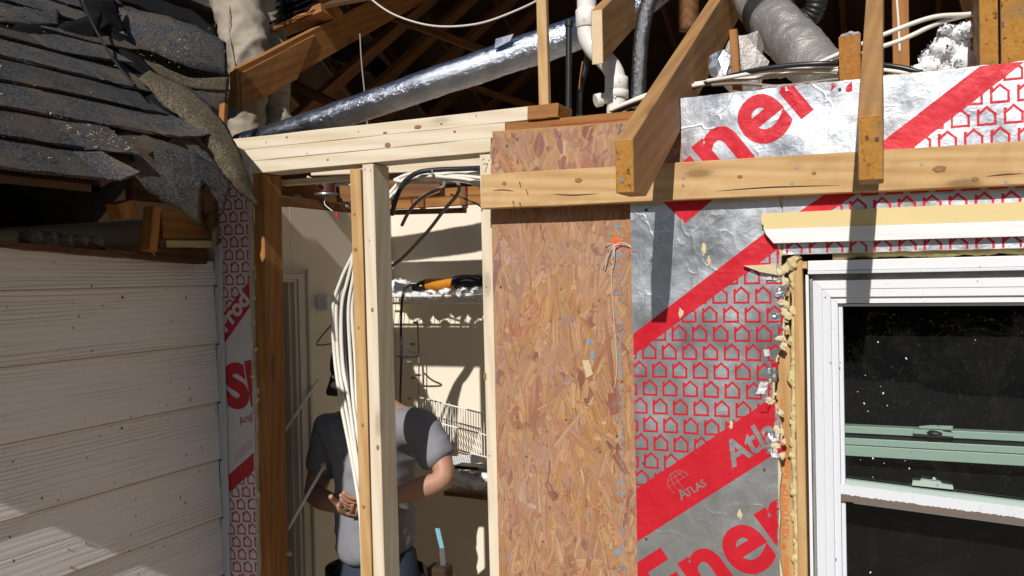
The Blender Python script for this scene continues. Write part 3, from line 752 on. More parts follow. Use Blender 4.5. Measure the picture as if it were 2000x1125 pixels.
# ------------------------------------------------------------------ window
YW = -0.012
win = thing('window', 'white vinyl double hung window with dark glass at the right edge', 'window', (0.4, 0.03, 0.75))
wx0 = at(1578, 700, y=YW).x; wx1 = 0.95; wz1 = at(1600, 509, y=YW).z; wz0 = 0.75
def Wn(px, py, y=YW): return at(px, py, y=y)
hz = [Wn(1600, v).z for v in (509, 529, 548, 570, 590)]
box('head_flange', (wx0 + .004, YW - .014, hz[1]), (wx1, YW + .004, hz[0]), WHITEB, win, .002)
box('head_flange_lip', (wx0 + .004, YW - .017, hz[1] - .0075), (wx1, YW + .004, hz[1] - .0004), WHITEP, win, .001)
box('head_channel', (wx0 + .008, YW + .006, hz[2]), (wx1, YW + .03, hz[1] - .007), CHAN, win)
jx = [Wn(v, 800).x for v in (1578, 1585, 1592, 1614, 1638, 1652, 1666)]
# profiled frame: head and jamb, mitred at the corner (steps in y)
prof = [(0.0, -.008), (0.022, -.008), (0.023, -.006), (0.043, -.006), (0.0435, -.002), (0.058, -.002)]
def mitred(name, depth_end, mat):
    pass
cx_, cz_ = jx[2], hz[2]
steps = [0.0, 0.0195, 0.0212, 0.0385, 0.040, 0.054]
ydep = [YW - .006, YW - .006, YW - .0035, YW - .0035, YW + .004, YW + .004]
V = []; F = []
for s, yy in zip(steps, ydep):
    V += [(cx_ + s, yy, wz0), (cx_ + s, yy, cz_ - s)]
for k in range(len(steps)-1): F.append((2*k, 2*k+2, 2*k+3, 2*k+1))
n0 = len(V); V += [(cx_ + steps[-1], 0.075, wz0), (cx_ + steps[-1], 0.075, cz_ - steps[-1])]; F.append((n0-2, n0, n0+1, n0-1))
n1 = len(V); V += [(cx_, 0.05, wz0), (cx_, 0.05, cz_)]; F.append((n1, 0, 1, n1+1))
mk('side_jamb', V, F, WHITEP, win)
V = []; F = []
for s, yy in zip(steps, ydep):
    V += [(cx_ + s + .0008, yy, cz_ - s - .0002), (wx1, yy, cz_ - s - .0002)]
for k in range(len(steps)-1): F.append((2*k, 2*k+2, 2*k+3, 2*k+1))
n0 = len(V); V += [(cx_ + steps[-1], 0.075, cz_ - steps[-1]), (wx1, 0.075, cz_ - steps[-1])]; F.append((n0-2, n0, n0+1, n0-1))
n1 = len(V); V += [(cx_, 0.05, cz_), (wx1, 0.05, cz_)]; F.append((n1, 0, 1, n1+1))
mk('head_jamb', V, F, WHITEB, win)
box('side_flange', (jx[0], YW - .010, wz0), (jx[1] - .001, YW + .02, hz[1] - .009), WHITEB, win, .001)
tube('gasket', [Vector((jx[1] + .004 + .0006*math.sin(k*9.1), YW - .001, hz[2] + .004 - k*.09)) for k in range(15)], .0042, GASK, win, n=6, seg=5)
ix0, iz1 = cx_ + steps[-1], cz_ - steps[-1]
# storm glazing (upper) with slightly crooked bottom rail
box('glazing_stop', (ix0 + .0005, 0.006, wz0), (ix0 + .010, .03, iz1 - .0005), WHITEP, win, .001)
box('glazing_bead', (ix0 + .0105, 0.010, iz1 - .0085), (wx1, .03, iz1 - .0025), WHITEP, win, .001)
def glass_mat(name, rough=0.02):
    n = NB(name); n.set((0.95, 1.0, 0.97), rough, **{'Transmission Weight': 1.0, 'IOR': 1.45})
    tr_ = n.node('ShaderNodeBsdfTransparent'); tr_.inputs[0].default_value = (0.80, 0.86, 0.83, 1)
    df = n.node('ShaderNodeBsdfDiffuse'); df.inputs[0].default_value = (.55, .5, .45, 1); tcg = n.node('ShaderNodeTexCoord').outputs['Object']
    gl = n.node('ShaderNodeBsdfGlossy'); gl.inputs['Roughness'].default_value = rough; gl.inputs['Color'].default_value = (0.9, 0.95, 1, 1)
    fr = n.node('ShaderNodeFresnel'); fr.inputs[0].default_value = 1.45
    mx = n.node('ShaderNodeMixShader'); n.put(mx.inputs[0], fr.outputs[0]); n.put(mx.inputs[1], tr_.outputs[0]); n.put(mx.inputs[2], gl.outputs[0])
    dm = n.node('ShaderNodeMixShader'); sm = n.math('ADD', n.math('MULTIPLY', n.ramp(n.noise(tcg, 7, 6, .7, .8), [(.5, 0.), (.85, 1.)]), .025), n.math('MULTIPLY', n.ramp(n.noise(tcg, 130, 3, .7), [(.6, 0.), (.75, 1.)]), .05))
    n.put(dm.inputs[0], sm); n.put(dm.inputs[1], mx.outputs[0]); n.put(dm.inputs[2], df.outputs[0])
    n.t.links.new(dm.outputs[0], n.out.inputs[0]); return n.m
GLASS = glass_mat('window glass')
def screen_mat():  # near-black screen inside the window; its colour stands in for the dark room
    n = NB('dusty dark room screen'); tc = n.node('ShaderNodeTexCoord').outputs['Object']
    n.set((0.028, 0.027, 0.028), 0.8)
    d = n.ramp(n.noise(tc, 60, 4, 0.7), [(0.55, 0.0), (0.8, 0.5)])
    c = n.mix(d, (0.008, 0.007, 0.008), (0.035, 0.03, 0.03)); n.set(c, **{'Specular IOR Level': 0.1})
    tr_ = n.node('ShaderNodeBsdfTransparent'); mx = n.node('ShaderNodeMixShader'); mx.inputs[0].default_value = 0.88
    n.put(mx.inputs[1], tr_.outputs[0]); n.put(mx.inputs[2], n.b.outputs[0]); n.t.links.new(mx.outputs[0], n.out.inputs[0]); return n.m
gz = 0.026; ya = 0.070
rl0, rl1 = at(1641, 944, y=.004), at(2000, 990, y=.004); rh0, rh1 = at(1641, 966, y=.004), at(2000, 1006, y=.004)
slope_r = (rl1.z - rl0.z) / (rl1.x - rl0.x)
def rz(x, base): return base.z + (x - base.x) * slope_r
mk('glass_pane', [(ix0 + .002, gz, rz(ix0, rl0) - .004), (wx1, gz, rz(wx1, rl0) - .004), (wx1, gz, iz1), (ix0 + .002, gz, iz1)], [(0, 1, 2, 3)], GLASS, win)
mk('glass_pane', [(ix0 + .002, gz + .02, wz0), (wx1, gz + .02, wz0), (wx1, gz + .02, rz(wx1, rl0)), (ix0 + .002, gz + .02, rz(ix0, rl0))], [(0, 1, 2, 3)], GLASS, win)
mk('dark_room_screen', [(ix0, ya + .05, wz0), (wx1 + .05, ya + .05, wz0), (wx1 + .05, ya + .05, iz1 + .04), (ix0, ya + .05, iz1 + .04)], [(0, 1, 2, 3)], screen_mat(), win)
xs = rl0.x
hgt = rl0.z - rh0.z
prism('storm_rail', [(xs, rl0.z), (wx1, rz(wx1, rl0)), (wx1, rz(wx1, rl0) - hgt), (xs, rl0.z - hgt)], -.004, .018, WHITEP, win)
prism('storm_rail_lip', [(ix0 + .011, rz(ix0 + .011, rl0) + .0105), (wx1, rz(wx1, rl0) + .0105), (wx1, rz(wx1, rl0) + .0003), (ix0 + .011, rz(ix0 + .011, rl0) + .0003)], .006, .020, GREEN, win)
# pile strip under the rail, with ragged bristles
rr = random.Random(5); ring = [(xs + .001, rl0.z - hgt + .0006)]
x = xs + .001; top = []
while x < wx1: top.append((x, rz(x, rl0) - hgt + .003 + rr.uniform(-.001, .0018))); x += .004
bot = [(wx1, rz(wx1, rl0) - hgt - .010), (xs + .001, rl0.z - hgt - .012)]
prism('pile_strip', top + bot, -.0062, -.0043 + .02, BRUSH, win)
prism('rail_bottom_edge', [(xs + .03, rz(xs + .03, rl0) - hgt - .0112), (wx1, rz(wx1, rl0) - hgt - .0102), (wx1, rz(wx1, rl0) - hgt - .0125), (xs + .03, rz(xs + .03, rl0) - hgt - .0140)], -.008, .012, STEEL, win)
# inner sash rails, seen through the glass
ya = 0.070
za = [at(1800, v, y=ya).z for v in (838, 852, 866, 876, 877.5, 898)]
box('sash_rail', (ix0 - .004, ya - .004, za[1]), (wx1, ya + .03, za[0]), GREEN, win, .001)
box('sash_rail', (ix0 - .004, ya, za[3]), (wx1, ya + .03, za[2] + .004), GREEN, win, .001)
box('sash_rail', (ix0 - .004, ya - .003, za[5]), (wx1, ya + .03, za[4]), GREEN, win, .001)
box('sash_gap', (ix0 - .004, ya + .004, za[2]), (wx1, ya + .02, za[1]), BLACK, win)
for nm, px, py, yy, fl in (('sash_lock', 1822, 842, ya - .014, 1), ('tilt_latch', 1820, 944, .014, 0)):
    p = at(px, py, y=yy)
    lk = prism(nm, [(p.x - .042, p.z - .006), (p.x + .044, p.z - .009), (p.x + .043, p.z - .001), (p.x + .022, p.z + .001), (p.x + .018, p.z + .006), (p.x - .022, p.z + .009), (p.x - .026, p.z + .004), (p.x - .040, p.z + .004)], p.y - .008, p.y + .006, GREEN, win)
    if fl:
        prism('lock_lever', [(p.x - .027, p.z + .007), (p.x + .040, p.z + .008), (p.x + .042, p.z + .016), (p.x - .004, p.z + .0155), (p.x - .030, p.z + .012)], p.y - .012, p.y - .009, GREEN, lk)
        chunk('lock_cam', Vector((p.x + .002, p.y - .010, p.z - .004)), .012, BLACK, lk, (1.2, .5, .55), 3)
    else:
        chunk('latch_button', Vector((p.x + .004, p.y - .006, p.z + .011)), .0045, GREEN, lk, (1, 1, 1), 4)
# crumbs of insulation stuck on the glass and frame
for i, (px, py) in enumerate(((1675, 765), (1688, 788), (1725, 768), (1733, 792), (1720, 755), (1690, 733), (1770, 700), (1681, 898), (1705, 895), (1727, 905), (1776, 915), (1768, 900), (1705, 932), (1715, 668), (1905, 664), (1695, 803), (1700, 1118))):
    scrap(at(px, py, y=gz - .003), R(.0010, .0026), 200 + i, WHITEB, win, 'stuck_crumb')
# dark line screws/marks on frame
for px, py in ((1612, 580), (1914, 521), (1909, 549), (1622, 708), (1641, 709), (1633, 1092), (1583, 1004)):
    nail_head(win, at(px, py, y=YW - .0145 if py < 540 else YW - .0068), .0012, RUST)

# studs and spray foam left of the window
ks = stud(at(1533, 900, y=0).x, 0.04, 2.34, SY, 'yellow stamped stud left of the window, partly under the torn foil', w=0.036, group='studs left of the window')
ks2 = stud(at(1566, 900, y=0).x, 0.04, at(1566, 508, y=0).z, SY, 'yellow stud hard against the left window flange', w=0.021, y=-0.022, group='studs left of the window')
for txt, py, sz in (('Keystone', 936, 0.022), ('KILN DRIED', 1054, 0.0235), ('Keystone', 1150, 0.022)):
    pr = Print(); q = at(1541, py, y=-.001); pr.text(txt, (q.x, q.z), math.pi/2 - .01, sz, 0.0002, sx=0.98 if sz < .025 else 0.9); pr.done('stamp', INKK, ks, -.0003, 0.0006, disp=False)
pr = Print()
for py in (950, 1068):
    q = at(1531, py, y=-.001); pr.poly([(q.x, q.z + .008), (q.x - .0065, q.z), (q.x, q.z - .008), (q.x + .0065, q.z)])
pr.stroke([(at(1526, 780, y=0).x, at(1526, 780, y=0).z), (at(1526, 850, y=0).x, at(1526, 850, y=0).z)], .003)
pr.done('stamp', INKK, ks, -.0003, 0.0006, disp=False)
def spray_bead(name, pts, rad, mat, label, amp=0.95, seed=0, n=12, seg=14, squash=1.0):
    path = spline(pts, seg); V, F = tube_data(path, rad, n, squash)
    out = []
    for i, v in enumerate(V):
        c = path[i // n]; d = v - c
        k = 1 + amp*1.3*noise.noise(c*24 + Vector((seed, 7, 0))) + amp*0.8*noise.noise(v*70 + Vector((seed, 0, 0)))
        out.append(c + d*k)
    return tag(mk(name, out, F, mat, smooth=True), label, 'insulation')
def lumps(name, pts, mat, label, seed, n, r0, r1):
    rr = random.Random(seed); path = spline(pts, 20); V = []; F = []
    for k in range(n):
        c = path[int(k*(len(path)-1)/(n-1))] + Vector((rr.uniform(-.004, .004), rr.uniform(-.004, .002), rr.uniform(-.008, .008)))
        r_ = rr.uniform(r0, r1)*(1 if rr.random() < .8 else 1.35); bm = bmesh.new(); bmesh.ops.create_icosphere(bm, subdivisions=3, radius=1); b = len(V)
        sx, sz = rr.uniform(.7, 1.4), rr.uniform(.9, 2.6)
        for v in bm.verts:
            kk = 1 + .55*noise.noise(v.co*1.8 + Vector((k*3.3, seed, 0))) + .16*noise.noise(v.co*5 + Vector((k, 0, 0)))
            V.append(c + Vector((v.co.x*r_*sx, v.co.y*r_*.8, v.co.z*r_*sz))*kk)
        F += [tuple(b + v.index for v in f.verts) for f in bm.faces]; bm.free()
    tv, tf = tube_data(path, .0062, 12); b = len(V)
    V += [path[i // 12] + (v - path[i // 12])*(1 + .5*noise.noise(v*26) + .35*noise.noise(v*80)) for i, v in enumerate(tv)]; F += [tuple(b + i for i in f) for f in tf]
    return tag(mk(name, V, F, mat, smooth=True), label, 'insulation')
lumps('spray_foam_bead', [at(1549, 492, y=-.016), at(1551, 560, y=-.012), at(1550, 700, y=-.010), at(1550, 860, y=-.008), at(1553, 960, y=-.006), at(1555, 1040, y=-.004), at(1557, 1200, y=-.002)], SPRAY, 'lumpy yellow spray foam bead squeezed out between the two studs by the window', 1, 44, .0035, .0078)
spray_bead('foam_lump', [at(1560, 498, y=-.022), at(1548, 510, y=-.026), at(1541, 525, y=-.022)], 0.013, SPRAY, 'rounded yellow foam lump above the top left corner of the window', seed=4)
hd = thing('header_gap_insulation', 'yellow fibreglass batt stuffed in the gap above the window head', 'insulation', (.35, .02, 2.0))
V, F = tube_data(spline([Vector((-.13 + k*.11, -.006 + .004*math.sin(k*2.2), hz[0] + .016 + .002*math.sin(k*3.1))) for k in range(11)], 14), .0135, 10)
V = [v + Vector((0, 0.3, 1))*noise.noise(v*30)*.006 + Vector((0, .4, 1))*noise.noise(v*110)*.003 for v in V]
mk('batt', V, F, FIBER, hd, smooth=True)
lumber('header', (wx0 - .02, .045, hz[0] + .085), (1.0, .045, hz[0] + .085), W2*2, .14, SY, 'doubled wooden header over the window, behind the foam strip', 'lumber')
lumber('header_shim', (wx0 - .012, -.010, hz[0] - .010), (wx0 + .002, -.010, hz[0] - .010), .02, .018, LG, 'small wooden shim at the top left window corner', 'lumber', seg=2)

# ------------------------------------------------------------------ cut rafter tails
PITCHR = math.radians(28.9); SL = math.tan(PITCHR)
def rafter(name, xc, ytail, ztop, depth, yend, mat, label, w=W2, seat=None, group=None, notch=True):
    """common rafter in the (y,z) plane: plumb cut at the tail, optional level cut under the tail; ztop = top edge height at the tail"""
    zt_ = lambda y: ztop + (y - ytail)*SL
    V = []; F = []; fm = []; N = 14
    zb_ = lambda y: zt_(y) - depth
    zlow = zt_(ytail) - depth
    prof = []
    if seat is not None:
        ys = ytail + (seat - zlow) / SL           # where the level cut meets the underside
        prof = [(ytail, zt_(ytail)), (ytail, seat), (ys, seat), (yend, zb_(yend)), (yend, zt_(yend))]
    else: prof = [(ytail, zt_(ytail)), (ytail, zlow), (yend, zb_(yend)), (yend, zt_(yend))]
    # local frame with X along the slope
    X = Vector((0, math.cos(PITCHR), math.sin(PITCHR))); Y = Vector((-1, 0, 0)); Z = X.cross(Y)
    m = Matrix((X, Y, Z)).transposed().to_4x4(); m.translation = Vector((xc, ytail, zt_(ytail) - depth/2)); inv = m.inverted()
    bm = bmesh.new()
    a = [bm.verts.new(inv @ Vector((xc - w/2, p[0], p[1]))) for p in prof]; b = [bm.verts.new(inv @ Vector((xc + w/2, p[0], p[1]))) for p in prof]
    n = len(prof)
    fa = bm.faces.new(a); fb = bm.faces.new(b[::-1])
    for i in range(n):
        f = bm.faces.new((a[i], a[(i+1) % n], b[(i+1) % n], b[i]))
        if i == 0 or (seat is None and i == n-2) or (seat is not None and i == n-2): f.material_index = 1
    bmesh.ops.recalc_face_normals(bm, faces=bm.faces)
    bmesh.ops.bevel(bm, geom=list(bm.edges), offset=.0018, segments=1, affect='EDGES')
    o = from_bm(name, bm, mat, matrix=m); return tag(o, label, 'rafter', group)
GT = 'cut rafter tails over the wall'
YR = -0.47
q0, q1 = at(1201, 275, y=YR), at(1236, 268, y=YR); qs = at(1218, 377, y=YR)
xr1 = (q0.x + q1.x)/2
r1 = rafter('rafter_tail', xr1, YR, (q0.z + q1.z)/2, 0.165, 3.3, RF, 'weathered rafter tail jutting out over the strand board, left of the lettering', seat=qs.z, group=GT)
q0, q1 = at(1674, 226, y=YR), at(1724, 224, y=YR); qs = at(1700, 352, y=YR)
xr2 = (q0.x + q1.x)/2
r2 = rafter('rafter_tail', xr2, YR, (q0.z + q1.z)/2, 0.165, 3.3, RF, 'weathered rafter tail jutting out in front of the red diagonal stripe', w=0.042, seat=qs.z, group=GT)
q0 = at(1165, 19, y=.17); q1 = at(1166, 126, y=.17)
r0 = rafter('rafter_tail', q0.x, .17, q0.z, q0.z - q1.z, 3.3, (RAFT, CUTW), 'rafter with a pale freshly cut end in front of the white drain pipe', w=.034, group=GT)
q0 = at(447, 136, y=.50); q1 = at(447, 214, y=.50)
r3 = rafter('rafter_tail', q0.x + .02, .50, q0.z, q0.z - q1.z, 3.3, OG, 'orange spliced rafter in front of the legs of the worker on the roof', group=GT)
sp_ = board('splice_plate', Vector((q0.x + .042, .515, q0.z - .09)), Vector((q0.x + .042, .515 + .42, q0.z - .09 + .42*SL)), .006, .13, (ORNG, ORNG_E), cutA=(0, 1, 0), cutB=(0, 1, -.6), parent=r3)
# right pair near the frame edge
q0 = at(1914, 120, y=.02)
for dx, ww, lab, dz, yy in ((.018, .037, 'sawn rafter end at the upper right, beside the white fluffy insulation', 0, .02), (.085, .085, 'thick sawn timber end at the right edge beside the rafter end', .028, .03)):
    rafter('rafter_tail', q0.x + dx, yy, at(1935, 58, y=.02).z + .07 + dz*0, .165 - dz*.4, 3.3, RF, lab, w=ww, group=GT)
# bent nails on the first tail
for px, py in ((1210, 246), (1207, 258)):
    p = at(px, py, y=YR + .04); nail(p + Vector((0, .0, -.01)), (.4, -.1, 1), .02, .0014, STEEL, r1)
nail_head(r1, at(1215, 352, y=YR - .001), .005, STEEL)
nail_head(r2, at(1713, 272, y=YR - .001), .004, RUST)
# shim block beside tail 2 and other stubs behind the foil board
q = at(1661, 120, y=.06)
lumber('joist_stub', (q.x, .02, q.z - .01), (q.x, 1.0, q.z - .01), .047, .125, OG, 'short orange joist stub left of the second rafter tail, with lint on top', 'lumber', up=(0, 0, 1))
chunk('insulation_tuft', at(1662, 70, y=.05), .016, FLUFFD, None, (1.3, 1, .6), 31)
tag(bpy.data.objects['insulation_tuft'], 'small grey tuft of insulation on top of the joist stub', 'insulation')
q = at(1760, 90, y=.9)
lumber('post', (q.x, .95, 2.35), (q.x, .95, 3.6), .03, .05, OG, 'slim orange post in the dark attic right of the second rafter tail', 'lumber', up=(1, 0, 0))

# furring stick on the plate block
q = at(1064, 190, y=.05)
lumber('furring_stick', (q.x, .05, zt + .001), (q.x - .004, .05, 3.15), .02, .029, (LEDG, LEDG_E), 'narrow upright pine stick standing on the plate block', 'lumber', up=(1, 0, 0), jit=.0002)

# plastic cap nails with strings on the strand board
for k, (px, py, lab) in enumerate(((1203, 474, 'orange plastic cap nail holding a knot of white string on the strand board'), (1239, 490, 'orange plastic cap nail at the right edge of the strand board'))):
    p = at(px, py, y=-.016); V = []; F = []; n = 20
    t_ = thing('cap_nail', lab, 'cap nail', p, 'orange cap nails on the strand board')
    for r_, yy in ((.0145, .003), (.0145, 0.0), (.0125, -.0012), (.006, -.0016), (.005, -.0006)):
        for i in range(n): V.append((p.x + r_*math.cos(6.283*i/n), p.y + yy, p.z + r_*math.sin(6.283*i/n)))
    for j in range(4):
        for i in range(n): F.append((j*n+i, (j+1)*n+i, (j+1)*n+(i+1) % n, j*n+(i+1) % n))
    F.append(tuple(4*n+i for i in range(n)))
    mk('plastic_disc', V, F, ORCAP, t_); nail_head(t_, p + Vector((0, -.001, 0)), .0035, STEEL)
st = thing('string', 'white string knotted on the orange cap, its end hanging down the strand board', 'string', at(1203, 480, y=-.016))
a = at(1200, 478, y=-.018)
tube('string_end', [a, at(1196, 520, y=-.017), at(1195, 560, y=-.016), at(1198, 610, y=-.016), at(1202, 660, y=-.016), at(1205, 720, y=-.0155), at(1200, 760, y=-.0155)], .0011, ROPE, st, n=5)
paths = []
rr = random.Random(8)
for i in range(11):
    e = at(1200 + rr.uniform(-26, 6), 482 + rr.uniform(-2, 46), y=-.018)
    paths.append(spline([a, (a+e)/2 + Vector((rr.uniform(-.006, .006), -rr.uniform(.002, .01), rr.uniform(-.004, .006))), e], 6))
paths.append(spline([a, at(1222, 478, y=-.02), at(1238, 488, y=-.018)], 6)); paths.append(spline([a, at(1220, 474, y=-.02), at(1238, 487, y=-.018)], 6))
multi_tube('string_knot', paths, .0011, ROPE, st, 5)
# ------------------------------------------------------------------ house shell (rooms and attic behind the wall)
house = thing('house_shell', 'dark attic roof and inner rooms of the house behind the opened wall', 'house', (0, 2, 0))
YB = 1.08; XL = -2.0
RD = 0.003
def deckz(y): return 2.455 + 0.175 + y*SL        # top of rafters
y1 = 1.02; yr = 3.4; ye = 7.2
def slab(name, quad, t, mat, parent):
    a, b, c, d = [Vector(q) for q in quad]; n = (b-a).cross(d-a).normalized()*t
    V = [a, b, c, d, a+n, b+n, c+n, d+n]
    return mk(name, V, [(0, 1, 2, 3), (7, 6, 5, 4), (0, 4, 5, 1), (1, 5, 6, 2), (2, 6, 7, 3), (3, 7, 4, 0)], mat, parent)
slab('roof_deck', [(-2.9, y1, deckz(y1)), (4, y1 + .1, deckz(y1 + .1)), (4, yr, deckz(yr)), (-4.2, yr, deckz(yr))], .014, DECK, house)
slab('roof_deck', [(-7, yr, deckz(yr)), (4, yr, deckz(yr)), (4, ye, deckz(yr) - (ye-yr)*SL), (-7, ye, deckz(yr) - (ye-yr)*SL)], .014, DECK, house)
box('house_wall', (-7, ye - .1, -.45), (4, ye, 2.35), DRYW, house)
box('end_wall', (3.9, .1, -.45), (4.0, ye - .11, 4.4), DECK, house)
box('end_wall', (-7.0, 1.5, -.45), (-6.9, ye - .11, 4.4), DECK, house)
box('ceiling', (-6.9, YB + .09, 2.315), (3.9, ye - .11, 2.33), DRYW, house)
box('ceiling', (-.88, .10, 2.315), (3.9, YB + .088, 2.33), DRYW, house)
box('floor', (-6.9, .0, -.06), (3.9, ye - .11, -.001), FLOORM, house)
box('partition_wall', (-.98, .095, 0), (-.885, YB - .001, 2.36), DRYW, house)
box('exterior_wall', (.97, .0, -.45), (4.0, .09, 2.36), DRYW, house)
box('exterior_wall', (-.86, .0, -.45), (.96, .089, .70), DRYW, house)
box('foundation', (-2.0, .0, -.45), (-.865, .089, -.002), DRYW, house)
# back side of the window room
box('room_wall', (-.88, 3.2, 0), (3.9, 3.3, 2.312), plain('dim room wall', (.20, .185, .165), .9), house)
# ------------------------------------------------------------------ attic framing seen in the dark
def tbar(pa, pb, ya, yb, w, h, label, mat=AT, cat='rafter', up=(0, -1, 0), name='attic_brace', group='attic framing in the dark'):
    a = at(*pa, y=ya); b = at(*pb, y=yb)
    return lumber(name, a, b, w, h, mat, label, cat, group, up=up)
AL = 'dim attic brace behind the duct, '
specs = [
 ((730, 20), (960, 105), 2.2, 2.2, .15, 'sloping down to the right under the hanging rope'),
 ((575, 235), (860, -20), 1.9, 2.6, .09, 'rising left of the hanging rope'),
 ((640, 260), (950, -30), 2.4, 3.0, .09, 'rising through the middle left of the attic'),
 ((730, 250), (1020, -20), 2.7, 3.2, .085, 'rising just below the hanging rope'),
 ((820, 250), (1060, 10), 3.2, 3.6, .08, 'rising toward the upright stick'),
 ((560, 160), (700, 225), 1.6, 1.6, .12, 'short one low behind the first rafter'),
 ((860, 150), (1060, 215), 3.0, 3.0, .12, 'sloping down behind the duct to the upright stick'),
 ((900, 260), (1130, 60), 3.6, 4.0, .08, 'faint one behind the black pipe'),
]
for pa, pb, ya, yb, h, t in specs:
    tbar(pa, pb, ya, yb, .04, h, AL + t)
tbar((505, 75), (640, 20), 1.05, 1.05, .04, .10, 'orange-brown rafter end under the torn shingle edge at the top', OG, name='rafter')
tbar((612, -20), (660, 35), 1.0, 1.2, .04, .06, 'short orange block at the top beside the first rafter', OG, name='rafter')
lumber('ridge_board', (-7, yr, deckz(yr) - .12), (3.9, yr, deckz(yr) - .12), .03, .2, AT, 'dark ridge board along the top of the attic', 'lumber')
for i in range(15):
    x = -6.6 + i*.61 + .2
    a = Vector((x, ye - .2, deckz(yr) - (ye - .2 - yr)*SL - .085)); b = Vector((x, yr + .02, deckz(yr) - .09))
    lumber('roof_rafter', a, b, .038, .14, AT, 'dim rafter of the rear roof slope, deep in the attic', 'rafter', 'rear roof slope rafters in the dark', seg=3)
# ceiling joists (people stand on these)
for i, x in enumerate((-2.75, -2.35)):
    lumber('ceiling_joist', (x, .35, 2.375), (x, 4.0, 2.375), .038, .089, OG, ('left' if i == 0 else 'right') + ' orange ceiling joist under the feet of the worker in the attic', 'joist', 'ceiling joists', seg=6)
lumber('walk_plank', (-3.0, .80, 2.429), (-2.1, .80, 2.429), .20, .018, AT, 'dark plank across the ceiling joists under the roof worker', 'lumber', up=(0, 0, 1))

# ------------------------------------------------------------------ silver duct
def duct_mat(name, col, metal, rough, sc):
    n = NB(name); tc = n.node('ShaderNodeTexCoord').outputs['Object']
    a = n.noise(tc, sc, 6, 0.65, .4); b = n.noise(tc, sc*4, 4, .6)
    h = n.math('ADD', a, n.math('MULTIPLY', b, .4))
    c = n.mix(n.ramp(n.noise(tc, 12, 4), [(.4, 0.), (.7, 1.)]), col, tuple(x*.72 for x in col))
    return n.set(c, rough, metal, n.bump(h, .75, .007))
DUCT = duct_mat('crinkled silver duct jacket', (.52, .56, .66), .97, .22, 50)
DUCTD = duct_mat('dusty foil jacket', (.46, .43, .40), .6, .5, 30)
DUCTK = duct_mat('dark foil hose', (.20, .20, .215), .9, .3, 70)
TAPE = plain('black duct tape', (.03, .03, .032), .5, var=.3, scale=40)
pth = [at(470, 283, y=.50), at(560, 258, y=.44), at(700, 212, y=.40), at(850, 160, y=.38), at(1000, 110, y=.42), at(1120, 68, y=.47), at(1215, 30, y=.55), at(1330, -60, y=.7)]
path = spline(pth, 30); V, F = tube_data(path, lambda t: .044 + .010*min(1, t*1.5), 28)
out = []
for i, v in enumerate(V):
    c = path[i // 28]; d = (v-c); k = 1 + .05*noise.noise(v*16) + .035*noise.noise(v*70)
    out.append(c + d*k)
du = thing('silver_duct', 'long shiny silver flexible duct slanting up to the right across the attic', 'duct', pth[0])
mk('jacket', out, F, DUCT, du, smooth=True)
p = at(987, 78, y=.36); q = at(973, 97, y=.345); r_ = at(995, 92, y=.35)
mk('foil_tape', [at(968, 76, y=.358), at(1003, 66, y=.358), at(996, 80, y=.352), at(966, 95, y=.350)], [(0, 3, 2, 1)], FOIL, du, smooth=True)
# hanging rope and wire
tag(tube('hanging_rope', [at(700, -30, y=.5), at(733, 5, y=.5), at(780, 33, y=.48), at(850, 51, y=.46), at(930, 47, y=.46), at(1000, 24, y=.5), at(1060, -6, y=.6), at(1090, -40, y=.7)], .0036, ROPE, n=6), 'pale rope hanging in a loop across the top of the attic', 'rope')
tag(tube('hanging_wire', [at(703, 66, y=.75), at(706, 120, y=.73), at(712, 180, y=.7), at(718, 250, y=.68)], .0030, CABG, n=6), 'thin grey wire hanging straight down behind the new top plate', 'wire')

# ------------------------------------------------------------------ white drain pipe with couplings
pv = thing('drain_pipe', 'white plastic drain pipe with elbows behind the pale rafter end', 'pipe', at(1203, 205, y=.33))
yp = .33
pp = [at(1146, -60, y=yp), at(1146, 40, y=yp), at(1148, 72, y=yp), at(1160, 95, y=yp), at(1180, 115, y=yp), at(1196, 135, y=yp), at(1203, 160, y=yp), at(1204, 225, y=yp)]
tube('pipe', pp, .0295, PVC, pv, n=24, seg=10)
def collar(a, b, r, nm='coupling'):
    a, b = Vector(a), Vector(b); t = (b-a)
    pts = [a, a + t*.06, a + t*.94, b]; rs = [r*.9, r, r, r*.9]
    V, F = tube_data(pts, lambda u: rs[min(3, int(round(u*3)))], 24)
    return mk(nm, V, F, PVC, pv, smooth=False)
for a, b, r in ((at(1146, 18, y=yp), at(1147, 55, y=yp), .0345), (at(1204, 150, y=yp), at(1204, 176, y=yp), .0345), (at(1204, 176.5, y=yp), at(1204, 192, y=yp), .0365)): 
    o = collar(a, b, r); o.data.polygons.foreach_set('use_smooth', [True]*len(o.data.polygons))
tube('cleanout_stub', [at(1203, 190, y=yp), at(1182, 192, y=yp - .02), at(1168, 196, y=yp - .03)], .016, PVC, pv, n=16)
collar(at(1175, 194, y=yp - .028), at(1163, 197, y=yp - .04), .020, 'cleanout_cap')
for i in range(12):
    scrap(at(1198 + R(-12, 18), 140 + R(0, 55), y=yp - .034), R(.003, .006), 300 + i, FLUFF, pv, 'stuck_lint')
